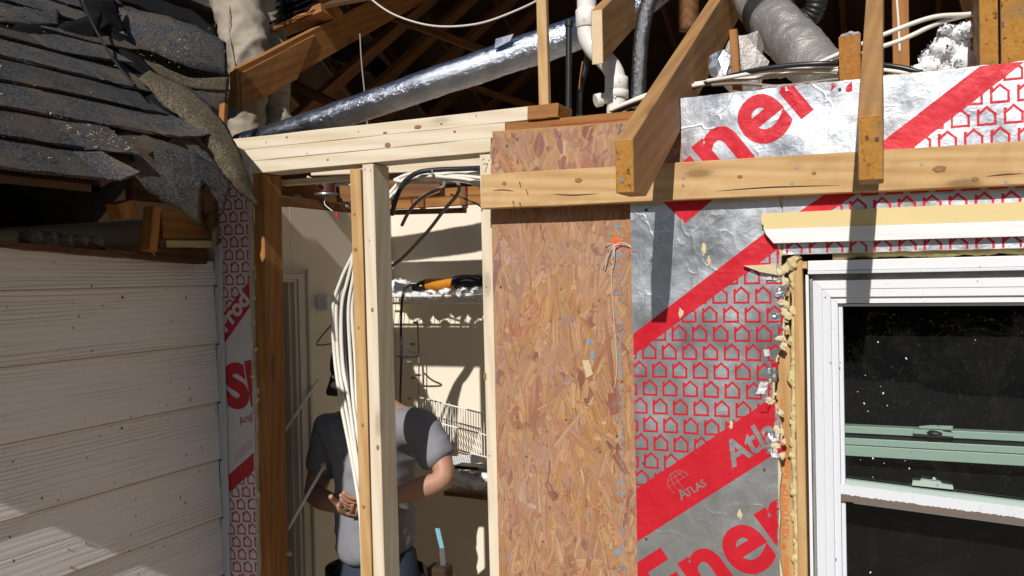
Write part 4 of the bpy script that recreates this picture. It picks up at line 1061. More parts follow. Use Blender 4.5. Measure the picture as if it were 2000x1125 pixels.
# dark iron pipe
ip = thing('iron_pipe', 'thin black iron pipe standing between the upright stick and the white drain', 'pipe', at(1110, 205, y=.22))
tube('pipe', [at(1111, 48, y=.22), at(1111, 120, y=.22), at(1110, 230, y=.22)], .0095, IRON, ip, n=14)
tube('pipe_cap', [at(1112, 41, y=.22), at(1111.5, 52, y=.22)], .0125, IRON, ip, n=14)
tag(tube('black_hose', [at(1150, 95, y=.42), at(1144, 130, y=.42), at(1134, 170, y=.42), at(1131, 225, y=.42)], .010, CABK, n=10), 'black hose curving down between the iron pipe and the white drain', 'hose')
tag(tube('orange_wire', [at(1138, 120, y=.40), at(1134, 145, y=.40), at(1131, 175, y=.40)], .0022, ORNG, n=6), 'thin orange wire beside the black hose', 'wire')
# ribbed dark foil hose
def ribbed(name, pts, rad, mat, label, ribs=40, amp=.06, seg=24, n=20, rough=.03):
    path = spline(pts, seg); V, F = tube_data(path, lambda t: rad*(1 + amp*math.sin(t*ribs*6.283)), n)
    V = [path[i // n] + (v - path[i // n])*(1 + rough*2*noise.noise(v*40)) for i, v in enumerate(V)]
    return tag(mk(name, V, F, mat, smooth=True), label, 'duct')
ribbed('foil_hose', [at(1275, -20, y=.5), at(1258, 40, y=.48), at(1250, 110, y=.46), at(1246, 210, y=.45)], .0235, DUCTK, 'dark crinkled foil hose hanging right of the white drain pipe', 26, .05)
box_ = tag(tube('attic_post', [at(1345, -40, y=1.2), at(1345, 60, y=1.2)], .04, ATTW, n=4), 'dim dark post at the top behind the first rafter tail', 'lumber')
# large insulated duct at the upper right
bd = thing('insulated_duct', 'thick silver insulated duct with a black tape band at the upper right', 'duct', at(1600, 130, y=.3))
bp = [at(1440, -90, y=.75), at(1485, 5, y=.62), at(1520, 50, y=.52), at(1560, 95, y=.44), at(1620, 160, y=.34)]
path = spline(bp, 26); V, F = tube_data(path, .073, 30)
V = [path[i // 30] + (v - path[i // 30])*(1 + .10*noise.noise(v*14) + .06*noise.noise(v*45)) for i, v in enumerate(V)]
mk('jacket', V, F, DUCTD, bd, smooth=True)
tp = path[34:46]; V, F = tube_data(tp, .0775, 30)
V = [tp[i // 30] + (v - tp[i // 30])*(1 + .08*noise.noise(v*14)) for i, v in enumerate(V)]
mk('tape_band', V, F, TAPE, bd, smooth=True)
ribbed('black_flex_hose', [at(1530, 40, y=.75), at(1575, 36, y=.72), at(1594, 10, y=.7), at(1596, -50, y=.7)], .032, BLACK, 'black ribbed hose curving up right of the insulated duct', 16, .06)
# silver foil scraps and dark boot behind the first tail
cr = tag(chunk('foil_boot', at(1452, 128, y=.30), .075, DUCTD, None, (.85, .5, 1.15), 12), 'crumpled grey foil boot under the insulated duct', 'duct')
tag(chunk('foil_sheet', at(1410, 130, y=.16), .034, FOIL, None, (.9, .25, 1.3), 17), 'small crumpled shiny foil sheet beside the first rafter tail', 'foil')
lumber('cripple_stud', at(1441, 190, y=.14), at(1433, 60, y=.14), .03, .02, OG, 'thin orange cripple behind the cables right of the first rafter tail', 'lumber', up=(1, 0, 0))

# ------------------------------------------------------------------ cables
def cable(pts, r, mat, label, group, name='cable', n=7):
    return tag(tube(name, [at(px, py, y=yy) for px, py, yy in pts], r, mat, n=n, seg=10), label, 'cable', group)
GR = 'cables lying over the old top plate'
pl = [
 ([(1190, 216, .09), (1240, 196, .09), (1300, 178, .12), (1400, 160, .12), (1500, 150, .10), (1600, 140, .10), (1660, 146, .13), (1760, 152, .12), (1850, 150, .1)], .0055, CABW, 'white cable lying lowest along the old top plate from the drain pipe'),
 ([(1200, 212, .12), (1260, 186, .13), (1330, 168, .15), (1430, 154, .15), (1540, 143, .12), (1640, 132, .12), (1700, 134, .15), (1800, 146, .16), (1890, 152, .16)], .0055, CABW, 'white cable second from the bottom of the bundle on the plate'),
 ([(1380, 158, .08), (1430, 150, .07), (1500, 138, .08), (1570, 136, .08), (1650, 138, .08)], .0052, CABW, 'short white cable bowing in front of the bundle'),
 ([(1390, 166, .06), (1450, 163, .05), (1520, 168, .055), (1590, 160, .06), (1650, 153, .07)], .0042, CABG, 'thin greyish cable sagging below the bundle'),
 ([(1400, 152, .12), (1470, 146, .12), (1550, 134, .12), (1640, 120, .14), (1750, 130, .2), (1850, 150, .22)], .0052, CABW, 'white cable on top of the bundle under the black one'),
 ([(1560, 140, .10), (1610, 118, .09), (1660, 96, .09), (1740, 62, .10), (1820, 34, .12), (1890, 28, .16), (1960, 20, .2)], .0058, CABW, 'upper of two white cables climbing right to the rafter end'),
 ([(1520, 150, .12), (1600, 130, .11), (1680, 104, .11), (1760, 78, .12), (1830, 46, .14), (1890, 30, .18), (1960, 24, .22)], .0058, CABW, 'lower of two white cables climbing right to the rafter end'),
 ([(1195, 222, .10), (1250, 200, .11), (1330, 178, .14), (1400, 156, .11), (1470, 138, .07), (1540, 128, .06), (1610, 124, .06), (1680, 124, .09), (1750, 130, .08), (1800, 142, .08), (1840, 152, .1)], .0066, CABK, 'twisted black cable along the top of the bundle on the plate'),
]
for pts, r, m_, lab in pl: cable(pts, r, m_, lab, GR)
cable([(1750, -20, .5), (1755, 50, .5), (1757, 100, .5)], .0035, CABW, 'thin white cable hanging beside the slim attic post', None)

# ------------------------------------------------------------------ blown insulation
def fluff(name, blobs, n, mat, label, seed, cat='insulation', flake=.012, kind=None):
    rr = random.Random(seed); V = []; F = []
    for (c, rad) in blobs:
        bm = bmesh.new(); bmesh.ops.create_icosphere(bm, subdivisions=3, radius=1)
        base = len(V)
        for v in bm.verts:
            d = v.co.copy(); k = 1 + .30*noise.noise(d*2.3 + c*9) + .22*noise.noise(d*5 + c*5) + .10*noise.noise(d*11)
            V.append(Vector((c.x + d.x*rad[0]*k, c.y + d.y*rad[1]*k, c.z + d.z*rad[2]*k)))
        for f in bm.faces: F.append(tuple(base + v.index for v in f.verts))
        bm.free()
        for i in range(n):
            d = Vector((rr.gauss(0, 1), rr.gauss(0, 1), rr.gauss(0, 1))).normalized()
            k = 1.0 + rr.uniform(-.12, .25); p = Vector((c.x + d.x*rad[0]*k, c.y + d.y*rad[1]*k, c.z + d.z*rad[2]*k))
            s = flake*rr.uniform(.12, .5); b = len(V)
            for q in range(4):
                V.append(p + Vector((rr.uniform(-s, s), rr.uniform(-s, s), rr.uniform(-s, s))))
            F += [(b, b+1, b+2), (b, b+2, b+3), (b+1, b+3, b+2)]
    o = mk(name, V, F, mat, smooth=True); return tag(o, label, cat, kind=kind)
fluff('insulation_pile', [(at(px_, py_, y=.20 + .02*math.sin(px_)), (r_, .04, r_*.9)) for px_, py_, r_ in ((1795, 146, .024), (1815, 135, .03), (1835, 120, .034), (1840, 98, .03), (1850, 75, .024), (1862, 95, .034), (1872, 66, .022), (1880, 90, .03), (1885, 120, .034), (1862, 130, .036), (1835, 145, .03), (1880, 148, .03), (1846, 62, .014), (1812, 112, .018), (1890, 60, .02))], 45, FLUFF, 'white fluffy heap of blown insulation left of the right rafter end', 4, flake=.016)
fluff('insulation_strip', [(at(1740 + 34*k, 152 - 3.0*k, y=.0), (.022, .012, .008)) for k in range(6)], 60, FIBER, 'yellowish insulation crust on the top edge of the upper foil board', 5, flake=.006)
fluff('insulation_crumbs', [(at(1500 + 30*k, 172 - 2*k, y=.05), (.02, .01, .006)) for k in range(4)], 50, FLUFFD, 'grey insulation crumbs on the plate below the cable bundle', 6, flake=.005)
# ------------------------------------------------------------------ left wing: siding wall
XS = -2.0
def siding_mat():
    n = NB('cream wood grain siding'); tc = n.node('ShaderNodeTexCoord').outputs['Object']
    oi = n.node('ShaderNodeObjectInfo').outputs['Random']
    cb = n.node('ShaderNodeCombineXYZ'); n.put(cb.inputs[1], n.math('MULTIPLY', oi, 19.)); n.put(cb.inputs[2], n.math('MULTIPLY', oi, 3.))
    ad = n.node('ShaderNodeVectorMath', operation='ADD'); n.put(ad.inputs[0], tc); n.put(ad.inputs[1], cb.outputs[0])
    mp = n.node('ShaderNodeMapping'); n.put(mp.inputs[0], ad.outputs[0]); mp.inputs['Scale'].default_value = (1, 1.0, 11)
    wv = n.node('ShaderNodeTexWave', wave_type='BANDS', bands_direction='Z'); n.put(wv.inputs[0], mp.outputs[0]); wv.inputs['Scale'].default_value = 1.5
    wv.inputs['Distortion'].default_value = 7.0; wv.inputs['Detail'].default_value = 2.5; wv.inputs['Detail Scale'].default_value = .55
    mp2 = n.node('ShaderNodeMapping'); n.put(mp2.inputs[0], ad.outputs[0]); mp2.inputs['Scale'].default_value = (1, 4, 150)
    fi = n.noise(mp2.outputs[0], 1., 3, .6)
    h = n.math('ADD', n.math('MULTIPLY', wv.outputs['Fac'], .55), n.math('MULTIPLY', fi, .65))
    big = n.noise(tc, 2.2, 3)
    mp3 = n.node('ShaderNodeMapping'); n.put(mp3.inputs[0], ad.outputs[0]); mp3.inputs['Scale'].default_value = (1, .9, 9)
    w3 = n.node('ShaderNodeTexWave', wave_type='BANDS', bands_direction='Z'); n.put(w3.inputs[0], mp3.outputs[0]); w3.inputs['Scale'].default_value = 3.2; w3.inputs['Distortion'].default_value = 6.5; w3.inputs['Detail'].default_value = 3.; w3.inputs['Detail Scale'].default_value = .8
    grp = n.ramp(n.noise(mp3.outputs[0], 1.3, 2, .5), [(.48, 0.), (.6, 1.)]); gl_ = n.math('MULTIPLY', n.ramp(w3.outputs['Fac'], [(0., 1.), (.2, .3), (.38, 0.)]), grp)
    h = n.math('SUBTRACT', h, n.math('MULTIPLY', gl_, .8))
    c = n.mix(big, (.76, .73, .71), (.84, .81, .79))
    c = n.mix(n.ramp(h, [(.15, .22), (.5, 0.)]), c, (.52, .44, .38)); c = n.mix(n.math('MULTIPLY', gl_, .40), c, (.42, .35, .30))
    wq = n.node('ShaderNodeVectorMath', operation='ADD'); n.put(wq.inputs[0], tc); ws = n.node('ShaderNodeVectorMath', operation='SCALE'); n.put(ws.inputs[0], n.noise(tc, 70, 2, out='Color')); ws.inputs[3].default_value = .012; n.put(wq.inputs[1], ws.outputs[0])
    sp = n.ramp(n.voro(wq.outputs[0], 22), [(0., 1.), (.06, .9), (.10, 0.)]); k = n.ramp(n.noise(tc, 5, 3), [(.42, 0.), (.55, 1.)])
    c = n.mix(n.math('MULTIPLY', sp, k), c, (.10, .08, .06))
    sp = n.ramp(n.voro(tc, 75), [(0., 1.), (.10, .7), (.16, 0.)]); k = n.ramp(n.noise(tc, 9, 3), [(.5, 0.), (.6, 1.)])
    c = n.mix(n.math('MULTIPLY', n.math('MULTIPLY', sp, k), .8), c, (.13, .11, .09))
    return n.set(c, .62, normal=n.bump(h, .45, .0016), **{'Specular IOR Level': .3})
SIDE = plain('brown siding edge', (.40, .31, .24), .9, var=.5, scale=30)  # darker brown on the lip and underside of each lap
SIDM = siding_mat(); XE_ = -1.60; VINS = plain('soffit white', (.6, .58, .55), .6)
wl = thing('siding_wall', 'cream lap siding wall of the left wing, in shade with debris specks', 'wall', (XS, -1.0, -.4))
lap = [2.175, 1.988, 1.801, 1.614, 1.429, 1.243, 1.057, .871, .685, .499, .313, .127, -.06, -.246, -.43]
for i in range(len(lap)-1):
    zt_, zb_ = lap[i], lap[i+1]
    ztop = min(zt_ + .03, 2.100) if i == 0 else zt_ + .025
    ye_ = -.017 + R(-.002, .001)
    ys0 = -1.75
    y_split = ys0
    V = []; N = 12
    V = []
    for k in range(N+1):
        y = ys0 + (ye_ - ys0)*k/N; w_ = .0012*noise.noise(Vector((y*2, i*3., 0)))
        tz = ztop if i else ztop - .035*max(0, min(1, (y + .75)/.7)) * (1 if y > -.75 else 0)
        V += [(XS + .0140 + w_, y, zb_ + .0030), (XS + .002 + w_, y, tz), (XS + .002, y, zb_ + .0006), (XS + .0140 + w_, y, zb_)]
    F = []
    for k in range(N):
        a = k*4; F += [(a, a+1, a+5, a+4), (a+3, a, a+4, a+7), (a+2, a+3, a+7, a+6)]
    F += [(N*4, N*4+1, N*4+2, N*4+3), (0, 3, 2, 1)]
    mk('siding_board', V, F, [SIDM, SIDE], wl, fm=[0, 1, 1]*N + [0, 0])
box('soffit', (XS + .002, -1.71, 2.105), (XE_ - .02, -1.16, 2.115), VINS, wl)  # unseen eave box, added to keep the sun out of the void
box('added_fascia', (XE_ - .018, -1.71, 2.105), (XE_, -1.16, 2.225), VINS, wl)  # front of the same added sun block, out of view
box('sheathing', (XS - .10, -1.74, -.45), (XS - .0005, -.012, 2.06), FOAM, wl)
box('gable_wall', (-6.3, -1.75, -.45), (XS - .101, -1.66, 2.2), SIDM, wl)
# corner trim: two offset vinyl strips and the dark joint
ct = thing('corner_trim', 'grey white vinyl corner strip where the siding meets the foam strip', 'trim', (XS + .02, -.01, -.4))
for (a, b, w_) in (((412, 470), (422, 1200), 0),):
    pass
def vstrip(name, x0, x1, y0, y1, z0, z1, mat, parent):
    V = []; N = 16
    for k in range(N+1):
        z = z0 + (z1-z0)*k/N; e = .0016*noise.noise(Vector((z*5, x0*9, 0)))
        V += [(x0+e, y0+e, z), (x1+e, y0+e, z), (x1+e, y1+e, z), (x0+e, y1+e, z)]
    F = []
    for k in range(N):
        for q in range(4): F.append((k*4+q, k*4+(q+1) % 4, k*4+4+(q+1) % 4, k*4+4+q))
    F += [(3, 2, 1, 0), (N*4, N*4+1, N*4+2, N*4+3)]
    return mk(name, V, F, mat, parent)
VIN = plain('grey white corner vinyl', (.58, .585, .61), .55, var=.08, speck=.5)
vstrip('channel', XS + .006, XS + .034, -.016, .004, -.4, 2.115, VIN, ct)
vstrip('channel_lip', XS + .030, XS + .040, -.024, -.0165, 1.80, 2.12, VIN, ct)
vstrip('channel_lip', XS + .033, XS + .041, -.022, -.0165, 1.2, 1.785, VIN, ct)
vstrip('channel_lip', XS + .033, XS + .041, -.022, -.0165, .2, 1.19, VIN, ct)
for i in range(len(lap)-1):
    z = lap[i]
    if z > 1.0 and z < 2.1: chunk('dirt_clot', Vector((XS + .012, -.017, z - .002)), .0045, RUST, ct, (1, 1, .6), i)
# scattered debris flecks on the siding
for i in range(26):
    y = R(-.72, -.06); z = R(1.15, 2.0)
    k = next(j for j in range(len(lap)-1) if lap[j+1] <= z < lap[j]); xx = XS + .0125 - .0095*(z - lap[k+1])/(lap[k]+.025 - lap[k+1])
    scrap(Vector((xx + .002, y, z)), R(.002, .006), 500 + i, RUST, wl, 'debris_fleck')

# broken soffit strip along the siding top, and loose fragments
def plankq(name, a, b, w, t, mat, label, cat='trim', up=(0, 0, 1), rag=.01, seg=14): return tag(board(name, a, b, w, t, (mat, mat), up=up, rag=rag, seg=seg, jit=.002), label, cat)
REDW = wood('dark red weathered trim', (.16, .075, .05), (.11, .045, .03), (.055, .022, .016), knots=.3, stain=.5, stain_col=(.03, .02, .02))
plankq('soffit_strip', at(-60, 472, x=-1.985), at(392, 512, x=-1.972), .05, .016, REDW, 'long splintered dark red soffit strip sagging along the top of the siding')
plankq('soffit_splinter', at(200, 487, x=-1.96), at(330, 505, x=-1.965), .02, .010, REDW, 'short dark splinter lying on the sagging soffit strip')
tag(tube('straw', [at(281, 474, x=-1.95), at(292, 488, x=-1.95), at(303, 499, x=-1.95)], .0012, ROPE, n=5), 'thin pale straw sticking out of the soffit gap', 'debris')
# frieze blocks in the eave void, near the corner
lumber('frieze_block', at(310, 440, x=-2.03), at(425, 440, x=-2.03), .03, .085, OG, 'orange frieze board in the eave void near the corner', 'lumber', up=(0, 0, 1))
lumber('frieze_block', at(318, 477, x=-2.02), at(412, 477, x=-2.02), .03, .022, (TRIMY, TRIMY), 'pale yellow strip under the orange frieze board at the corner', 'lumber')
lumber('lookout_block', at(298, 405, x=-1.93), at(290, 490, x=-1.93), .038, .03, OG, 'upright dark orange lookout block in the eave void', 'lumber', up=(0, 1, 0))
lumber('lookout_block', at(232, 395, x=-1.90), at(240, 425, x=-1.90), .05, .05, OG, 'small orange lookout stub under the torn shingles', 'lumber', up=(0, 1, 0))
fluff('soffit_insulation', [(at(60 + 30*k, 466 + 3*k, x=-2.10), (.03, .03, .022)) for k in range(5)], 200, FLUFFD, 'grey lint insulation lying in the dark eave void', 9, flake=.008)
lumber('wing_plate', (XS - .06, -1.7, 2.085), (XS - .06, -.02, 2.085), .089, .04, AT, 'dark wall plate on top of the siding wall in the eave void', 'lumber')
box_c = box('wing_ceiling', (-6.3, -1.655, 2.02), (XS - .115, 1.0, 2.05), DRYW); tag(box_c, 'ceiling panel of the left wing behind the eave void', 'ceiling')

# ------------------------------------------------------------------ left wing roof with individual shingles
def shingle_mat(name, base, tan, amt):
    n = NB(name); tc = n.node('ShaderNodeTexCoord').outputs['Object']; oi = n.node('ShaderNodeObjectInfo').outputs['Random']
    g1 = n.noise(tc, 420, 3, .8); g2 = n.voro(tc, 300, 'F1', 'Color')
    sep = n.node('ShaderNodeSeparateColor'); n.put(sep.inputs[0], g2)
    c = n.mix(n.ramp(sep.outputs[0], [(.3, 0.), (.95, 1.)]), base, tuple(min(1, x*3.2 + .01) for x in base))
    pat = n.ramp(n.noise(tc, 6, 5, .65), [(.46, 0.), (.64, 1.)])
    c = n.mix(n.math('MULTIPLY', pat, amt), c, tan)
    tone = n.math('ADD', .75, n.math('MULTIPLY', oi, .5)); tn = n.node('ShaderNodeCombineColor')
    for i in range(3): n.put(tn.inputs[i], tone)
    c = n.mix(1.0, c, tn.outputs[0], 'MULTIPLY')
    return n.set(c, .92, normal=n.bump(g1, .9, .004), **{'Specular IOR Level': .2})
SHIN = shingle_mat('black asphalt shingle', (.036, .0355, .037), (.14, .105, .068), .75)
SHINB = shingle_mat('tan shingle back', (.062, .050, .034), (.105, .08, .048), .7)
FELT = plain('black underlayment', (.010, .010, .0105), .9, var=.7, scale=26, bump=.8, spec=.1, speck=.5, speck_scale=70, speck_col=(.09, .08, .065))
XE, ZE = -1.58, 2.213; RS = .80
wr = thing('wing_roof', 'torn black shingle roof of the left wing', 'roof', (XE, -1.0, ZE))
def roofp(s, y, lift=0.0):
    """point on the roof: s = distance up the slope from the eave, y along the eave"""
    c = math.cos(math.atan(RS)); sn = math.sin(math.atan(RS))
    k = min(1, max(0, s / .25))
    drop = .155*max(0, y + 1.08)*k if y < .25 else (.155*1.33 + .05*(y-.25))*k
    drop = 0.0
    wob = .006*noise.noise(Vector((s*2.5, y*2.5, 0)))
    return Vector((XE - s*c + lift*sn, y, ZE + s*sn - drop + wob + lift*c))
EXP = .133; TH_S = .0065
def shingle(s0, ya, yb, rr, mat=SHIN, lift0=.0, curl=0.0):
    """one shingle: exposed butt edge at s0, runs 0.20 m up the slope under the next course"""
    V = []; F = []; nu, nv = 6, 3; L = EXP + .06
    for side in (0, 1):
        for j in range(nv+1):
            for i in range(nu+1):
                y = ya + (yb-ya)*i/nu; s = s0 + L*j/nv
                if j == 0: s += rr.uniform(-.004, .004)
                lf = lift0 + .013*(1 - j/nv) + (TH_S if side == 0 else 0) + (curl*(i/nu)**2*(1-j/nv))
                V.append(roofp(s, y, lf + .0015*rr.random()*(1 if j == 0 else 0)))
    n = (nu+1)*(nv+1)
    for j in range(nv):
        for i in range(nu):
            a = j*(nu+1)+i; F.append((a, a+nu+1, a+nu+2, a+1)); F.append((n+a, n+a+1, n+a+nu+2, n+a+nu+1))
    for i in range(nu): F.append((i, i+1, n+i+1, n+i))
    for j in range(nv):
        a = j*(nu+1); F.append((a, n+a, n+a+nu+1, a+nu+1)); a += nu; F.append((a, a+nu+1, n+a+nu+1, n+a))
    return mk('shingle', V, F, mat, wr)
rr = random.Random(33)
def yend(s):   # ragged torn end of the courses
    return [-.74, -.56, -.31, -.27, -.26, -.20, -.12, -.04, .04, .10, .16, .22, .28, .34, .40, .45, .5][min(16, int(s / .133))] + rr.uniform(-.06, .05)
ns = 15
for i in range(ns):
    s0 = i*EXP; y = -1.9 - rr.uniform(0, .3); ye_ = yend(s0 + .01)
    while y < ye_ - .04:
        wd = rr.choice((.30, .33, .36, .28)); b = min(y + wd, ye_)
        shingle(s0, y + .002, b - .002, rr, lift0=rr.uniform(0, .0025), curl=(rr.uniform(.0, .03) if b >= ye_ - .001 else 0)); y += wd
# deck below
V = []; F = []; nu, nv = 20, 14
for j in range(nv+1):
    for i in range(nu+1):
        s = .01 + (ns*EXP + .12)*j/nv; y = -1.9 + (yend(s) + 1.9 - .04)*i/nu
        V.append(roofp(s, y, -.004))
o0 = len(V)
for k in range(o0): V.append(V[k] + Vector((0, 0, -.016)))
for j in range(nv):
    for i in range(nu):
        a = j*(nu+1)+i; F.append((a, a+nu+1, a+nu+2, a+1)); F.append((o0+a, o0+a+1, o0+a+nu+2, o0+a+nu+1))
for i in range(nu): F.append((i, i+1, o0+i+1, o0+i))
for j in range(nv): a = j*(nu+1)+nu; F.append((a, a+nu+1, o0+a+nu+1, o0+a))
mk('deck', V, F, [DECK], wr)
# upper slope beyond the shingled part, and far slope
tp_ = roofp(ns*EXP, -1.9); tq_ = roofp(ns*EXP, .9)
zr_ = tp_.z + (tp_.x + 4.1)*RS
slab('roof_slope', [(tp_.x + .1, -1.9, tp_.z - .06), (tp_.x + .1, 3.2, tp_.z - .16), (-4.1, 3.2, zr_), (-4.1, -1.9, zr_)], -.02, SHIN, wr)
slab('roof_slope', [(-4.1, -1.9, zr_), (-4.1, 3.2, zr_), (-6.6, 3.2, zr_ - 2.5*RS), (-6.6, -1.9, zr_ - 2.5*RS)], -.02, SHIN, wr)
prism('gable_panel', [(-6.4, 2.19), (-1.95, 2.19), (-4.1, zr_ - .05)], -1.74, -1.70, SIDM, wr)
for i, y in enumerate((-1.6, -1.1)):
    a = roofp(.02, y, -.10); b = roofp(1.4, y, -.10)
    lumber('wing_rafter', a, b, .038, .13, AT, 'dark rafter of the left wing in the eave void, ' + ('farthest from the corner', 'nearest the corner')[i], 'rafter', 'left wing rafters')
# loose, torn and curled shingle pieces
def sheet(name, rows, thick, mat, parent=None, seg=5, rough=.004, seed=0, mats=None):
    """curved sheet through rows of points (each row the same length); real thickness"""
    R_ = [spline(r, seg) for r in rows]; nr = len(R_); cols = list(zip(*[R_[k] for k in range(nr)]))
    grid = [spline(list(c), 4) for c in cols]       # along rows then across
    nu = len(grid); nv = len(grid[0]); P_ = [[grid[i][j] + Vector((1, 1, 1))*rough*noise.noise(grid[i][j]*18 + Vector((seed, 0, 0))) for j in range(nv)] for i in range(nu)]
    for i in range(nu):
        for j in (0, nv-1): P_[i][j] = P_[i][j] + Vector((rough, rough, rough))*1.2*noise.noise(P_[i][j]*60 + Vector((0, seed, 0)))
    V = []; F = []
    for side in (0, 1):
        for i in range(nu):
            for j in range(nv):
                a = P_[min(i+1, nu-1)][j] - P_[max(i-1, 0)][j]; b = P_[i][min(j+1, nv-1)] - P_[i][max(j-1, 0)]
                nn = a.cross(b).normalized() if a.cross(b).length > 1e-9 else Vector((0, 0, 1))
                V.append(P_[i][j] + nn*thick*(.5 - side))
    n = nu*nv; fm = []
    for i in range(nu-1):
        for j in range(nv-1):
            a = i*nv+j; F.append((a, a+1, a+nv+1, a+nv)); fm.append(0); F.append((n+a, n+a+nv, n+a+nv+1, n+a+1)); fm.append(1)
    for i in range(nu-1):
        a = i*nv; F.append((a, a+nv, n+a+nv, n+a)); fm.append(1); a += nv-1; F.append((a, n+a, n+a+nv, a+nv)); fm.append(1)
    for j in range(nv-1):
        F.append((j, n+j, n+j+1, j+1)); fm.append(1); a = (nu-1)*nv+j; F.append((a, a+1, n+a+1, n+a)); fm.append(1)
    return mk(name, V, F, mats or [mat, mat], parent, smooth=True, fm=fm)
def prow(pts, x): return [at(px, py, x=xx*.921) for px, py, xx in pts]
GS = 'torn shingle pieces at the end of the left roof'
cs = sheet('curled_shingle', [prow([(290, 140, -2.24), (340, 158, -2.14), (402, 200, -2.02), (448, 258, -1.93), (474, 322, -1.85), (507, 408, -1.80)], 0),
                              prow([(274, 152, -2.18), (325, 185, -2.08), (388, 232, -1.96), (430, 285, -1.88), (460, 340, -1.81), (505, 406, -1.79)], 0),
                              prow([(282, 162, -2.18), (322, 207, -2.07), (376, 254, -1.97), (416, 303, -1.90), (446, 352, -1.83), (503, 404, -1.80)], 0)], .005, SHINB, None, seed=1)
tag(cs, 'long tan curled shingle strip hanging off the roof corner past the new plates', 'shingle', GS)
def torn(rows, label, mat=SHIN, seed=2, name='torn_shingle', th=.005, mats=None): 
    return tag(sheet(name, [prow(r, 0) for r in rows], th, mat, None, seed=seed, mats=mats), label, 'shingle', GS)
torn([[(228, 246, -1.96), (300, 272, -1.92), (370, 296, -1.89), (405, 338, -1.86)], [(236, 280, -1.91), (290, 316, -1.88), (340, 350, -1.85), (392, 385, -1.83)]], 'dark torn shingle flap bent down at the middle of the roof edge', seed=3)
torn([[(255, 285, -1.86), (310, 318, -1.84), (355, 340, -1.81), (395, 352, -1.80)], [(262, 345, -1.82), (300, 378, -1.81), (340, 402, -1.80), (392, 440, -1.79)]], 'dark drooping shingle flap hanging lowest at the roof edge', seed=4)
torn([[(372, 290, -1.85), (415, 318, -1.83), (448, 350, -1.81)], [(376, 345, -1.82), (412, 372, -1.80), (436, 415, -1.79)]], 'small dark shingle scrap between the tan strip and the lowest flap', seed=15)
torn([[(305, 238, -1.98), (350, 262, -1.95), (400, 295, -1.92), (432, 345, -1.88)], [(322, 250, -1.96), (360, 280, -1.93), (400, 320, -1.90), (440, 352, -1.87)]], 'grey curled shingle under the long tan strip', seed=5)
torn([[(150, 0, -2.6), (185, 55, -2.5), (222, 112, -2.38), (264, 170, -2.22), (302, 212, -2.10), (345, 238, -2.03)], [(190, 0, -2.6), (214, 50, -2.5), (245, 105, -2.35), (283, 158, -2.22), (318, 198, -2.11), (347, 232, -2.03)], [(222, 0, -2.66), (238, 50, -2.56), (264, 98, -2.42), (300, 140, -2.28), (330, 172, -2.18), (362, 200, -2.09)]], 'large black underlayment sheet folded over the middle of the roof', FELT, 6, 'underlayment_flap')
torn([[(-60, 12, -2.50), (0, 15, -2.48), (60, 14, -2.50), (110, 18, -2.52)], [(-60, 38, -2.36), (0, 44, -2.34), (60, 50, -2.38), (118, 50, -2.42)]], 'lifted grey shingle at the far upper left of the roof', SHIN, 7)
torn([[(215, 5, -2.75), (290, 25, -2.65), (380, 50, -2.55), (440, 85, -2.5)], [(205, 80, -2.55), (290, 100, -2.5), (370, 130, -2.44), (447, 150, -2.42)]], 'upper shingle sheet dusted with wood chips beside the leg of the roof worker', SHIN, 8)
torn([[(205, 80, -2.5), (290, 120, -2.42), (370, 150, -2.38), (447, 152, -2.36)], [(225, 95, -2.48), (290, 137, -2.40), (370, 172, -2.36), (447, 178, -2.34)]], 'thin tan shingle edge below the chip covered sheet', SHINB, 9)
torn([[(330, 160, -2.36), (380, 175, -2.34), (420, 182, -2.33), (440, 184, -2.33)], [(345, 180, -2.3), (390, 200, -2.29), (420, 215, -2.28), (438, 225, -2.28)]], 'dark split shingle ends near the orange rafter', SHIN, 10)
torn([[(190, -30, -2.9), (280, -10, -2.8), (370, 20, -2.7), (420, 55, -2.6)], [(230, 0, -2.85), (300, 25, -2.75), (380, 50, -2.65), (425, 82, -2.55)]], 'black loose shingle pile at the top beside the worker', FELT, 11)
torn([[(60, 0, -2.9), (110, -10, -2.9), (170, -20, -2.9), (215, -30, -2.9)], [(75, 40, -2.75), (120, 30, -2.75), (180, 20, -2.75), (220, 25, -2.75)]], 'black loose shingle in shadow at the top of the roof', FELT, 12)
torn([[(-60, 42, -2.34), (40, 46, -2.36), (110, 50, -2.42), (200, 20, -2.5)], [(-60, 60, -2.30), (40, 80, -2.30), (110, 102, -2.32), (185, 112, -2.36)]], 'black wedge below the lifted shingle at the upper left', FELT, 21, 'black_wedge')  # black sheet laid on the roof under the lifted shingle
tag(tube('power_cord', [at(155, -30, x=-2.25), at(163, 5, x=-2.25), at(178, 40, x=-2.16), at(205, 90, x=-2.08), at(232, 130, x=-2.0), at(262, 165, x=-1.92)], .0038, BLACK, n=8), 'grey black cord hanging down over the roof from the top', 'cord')
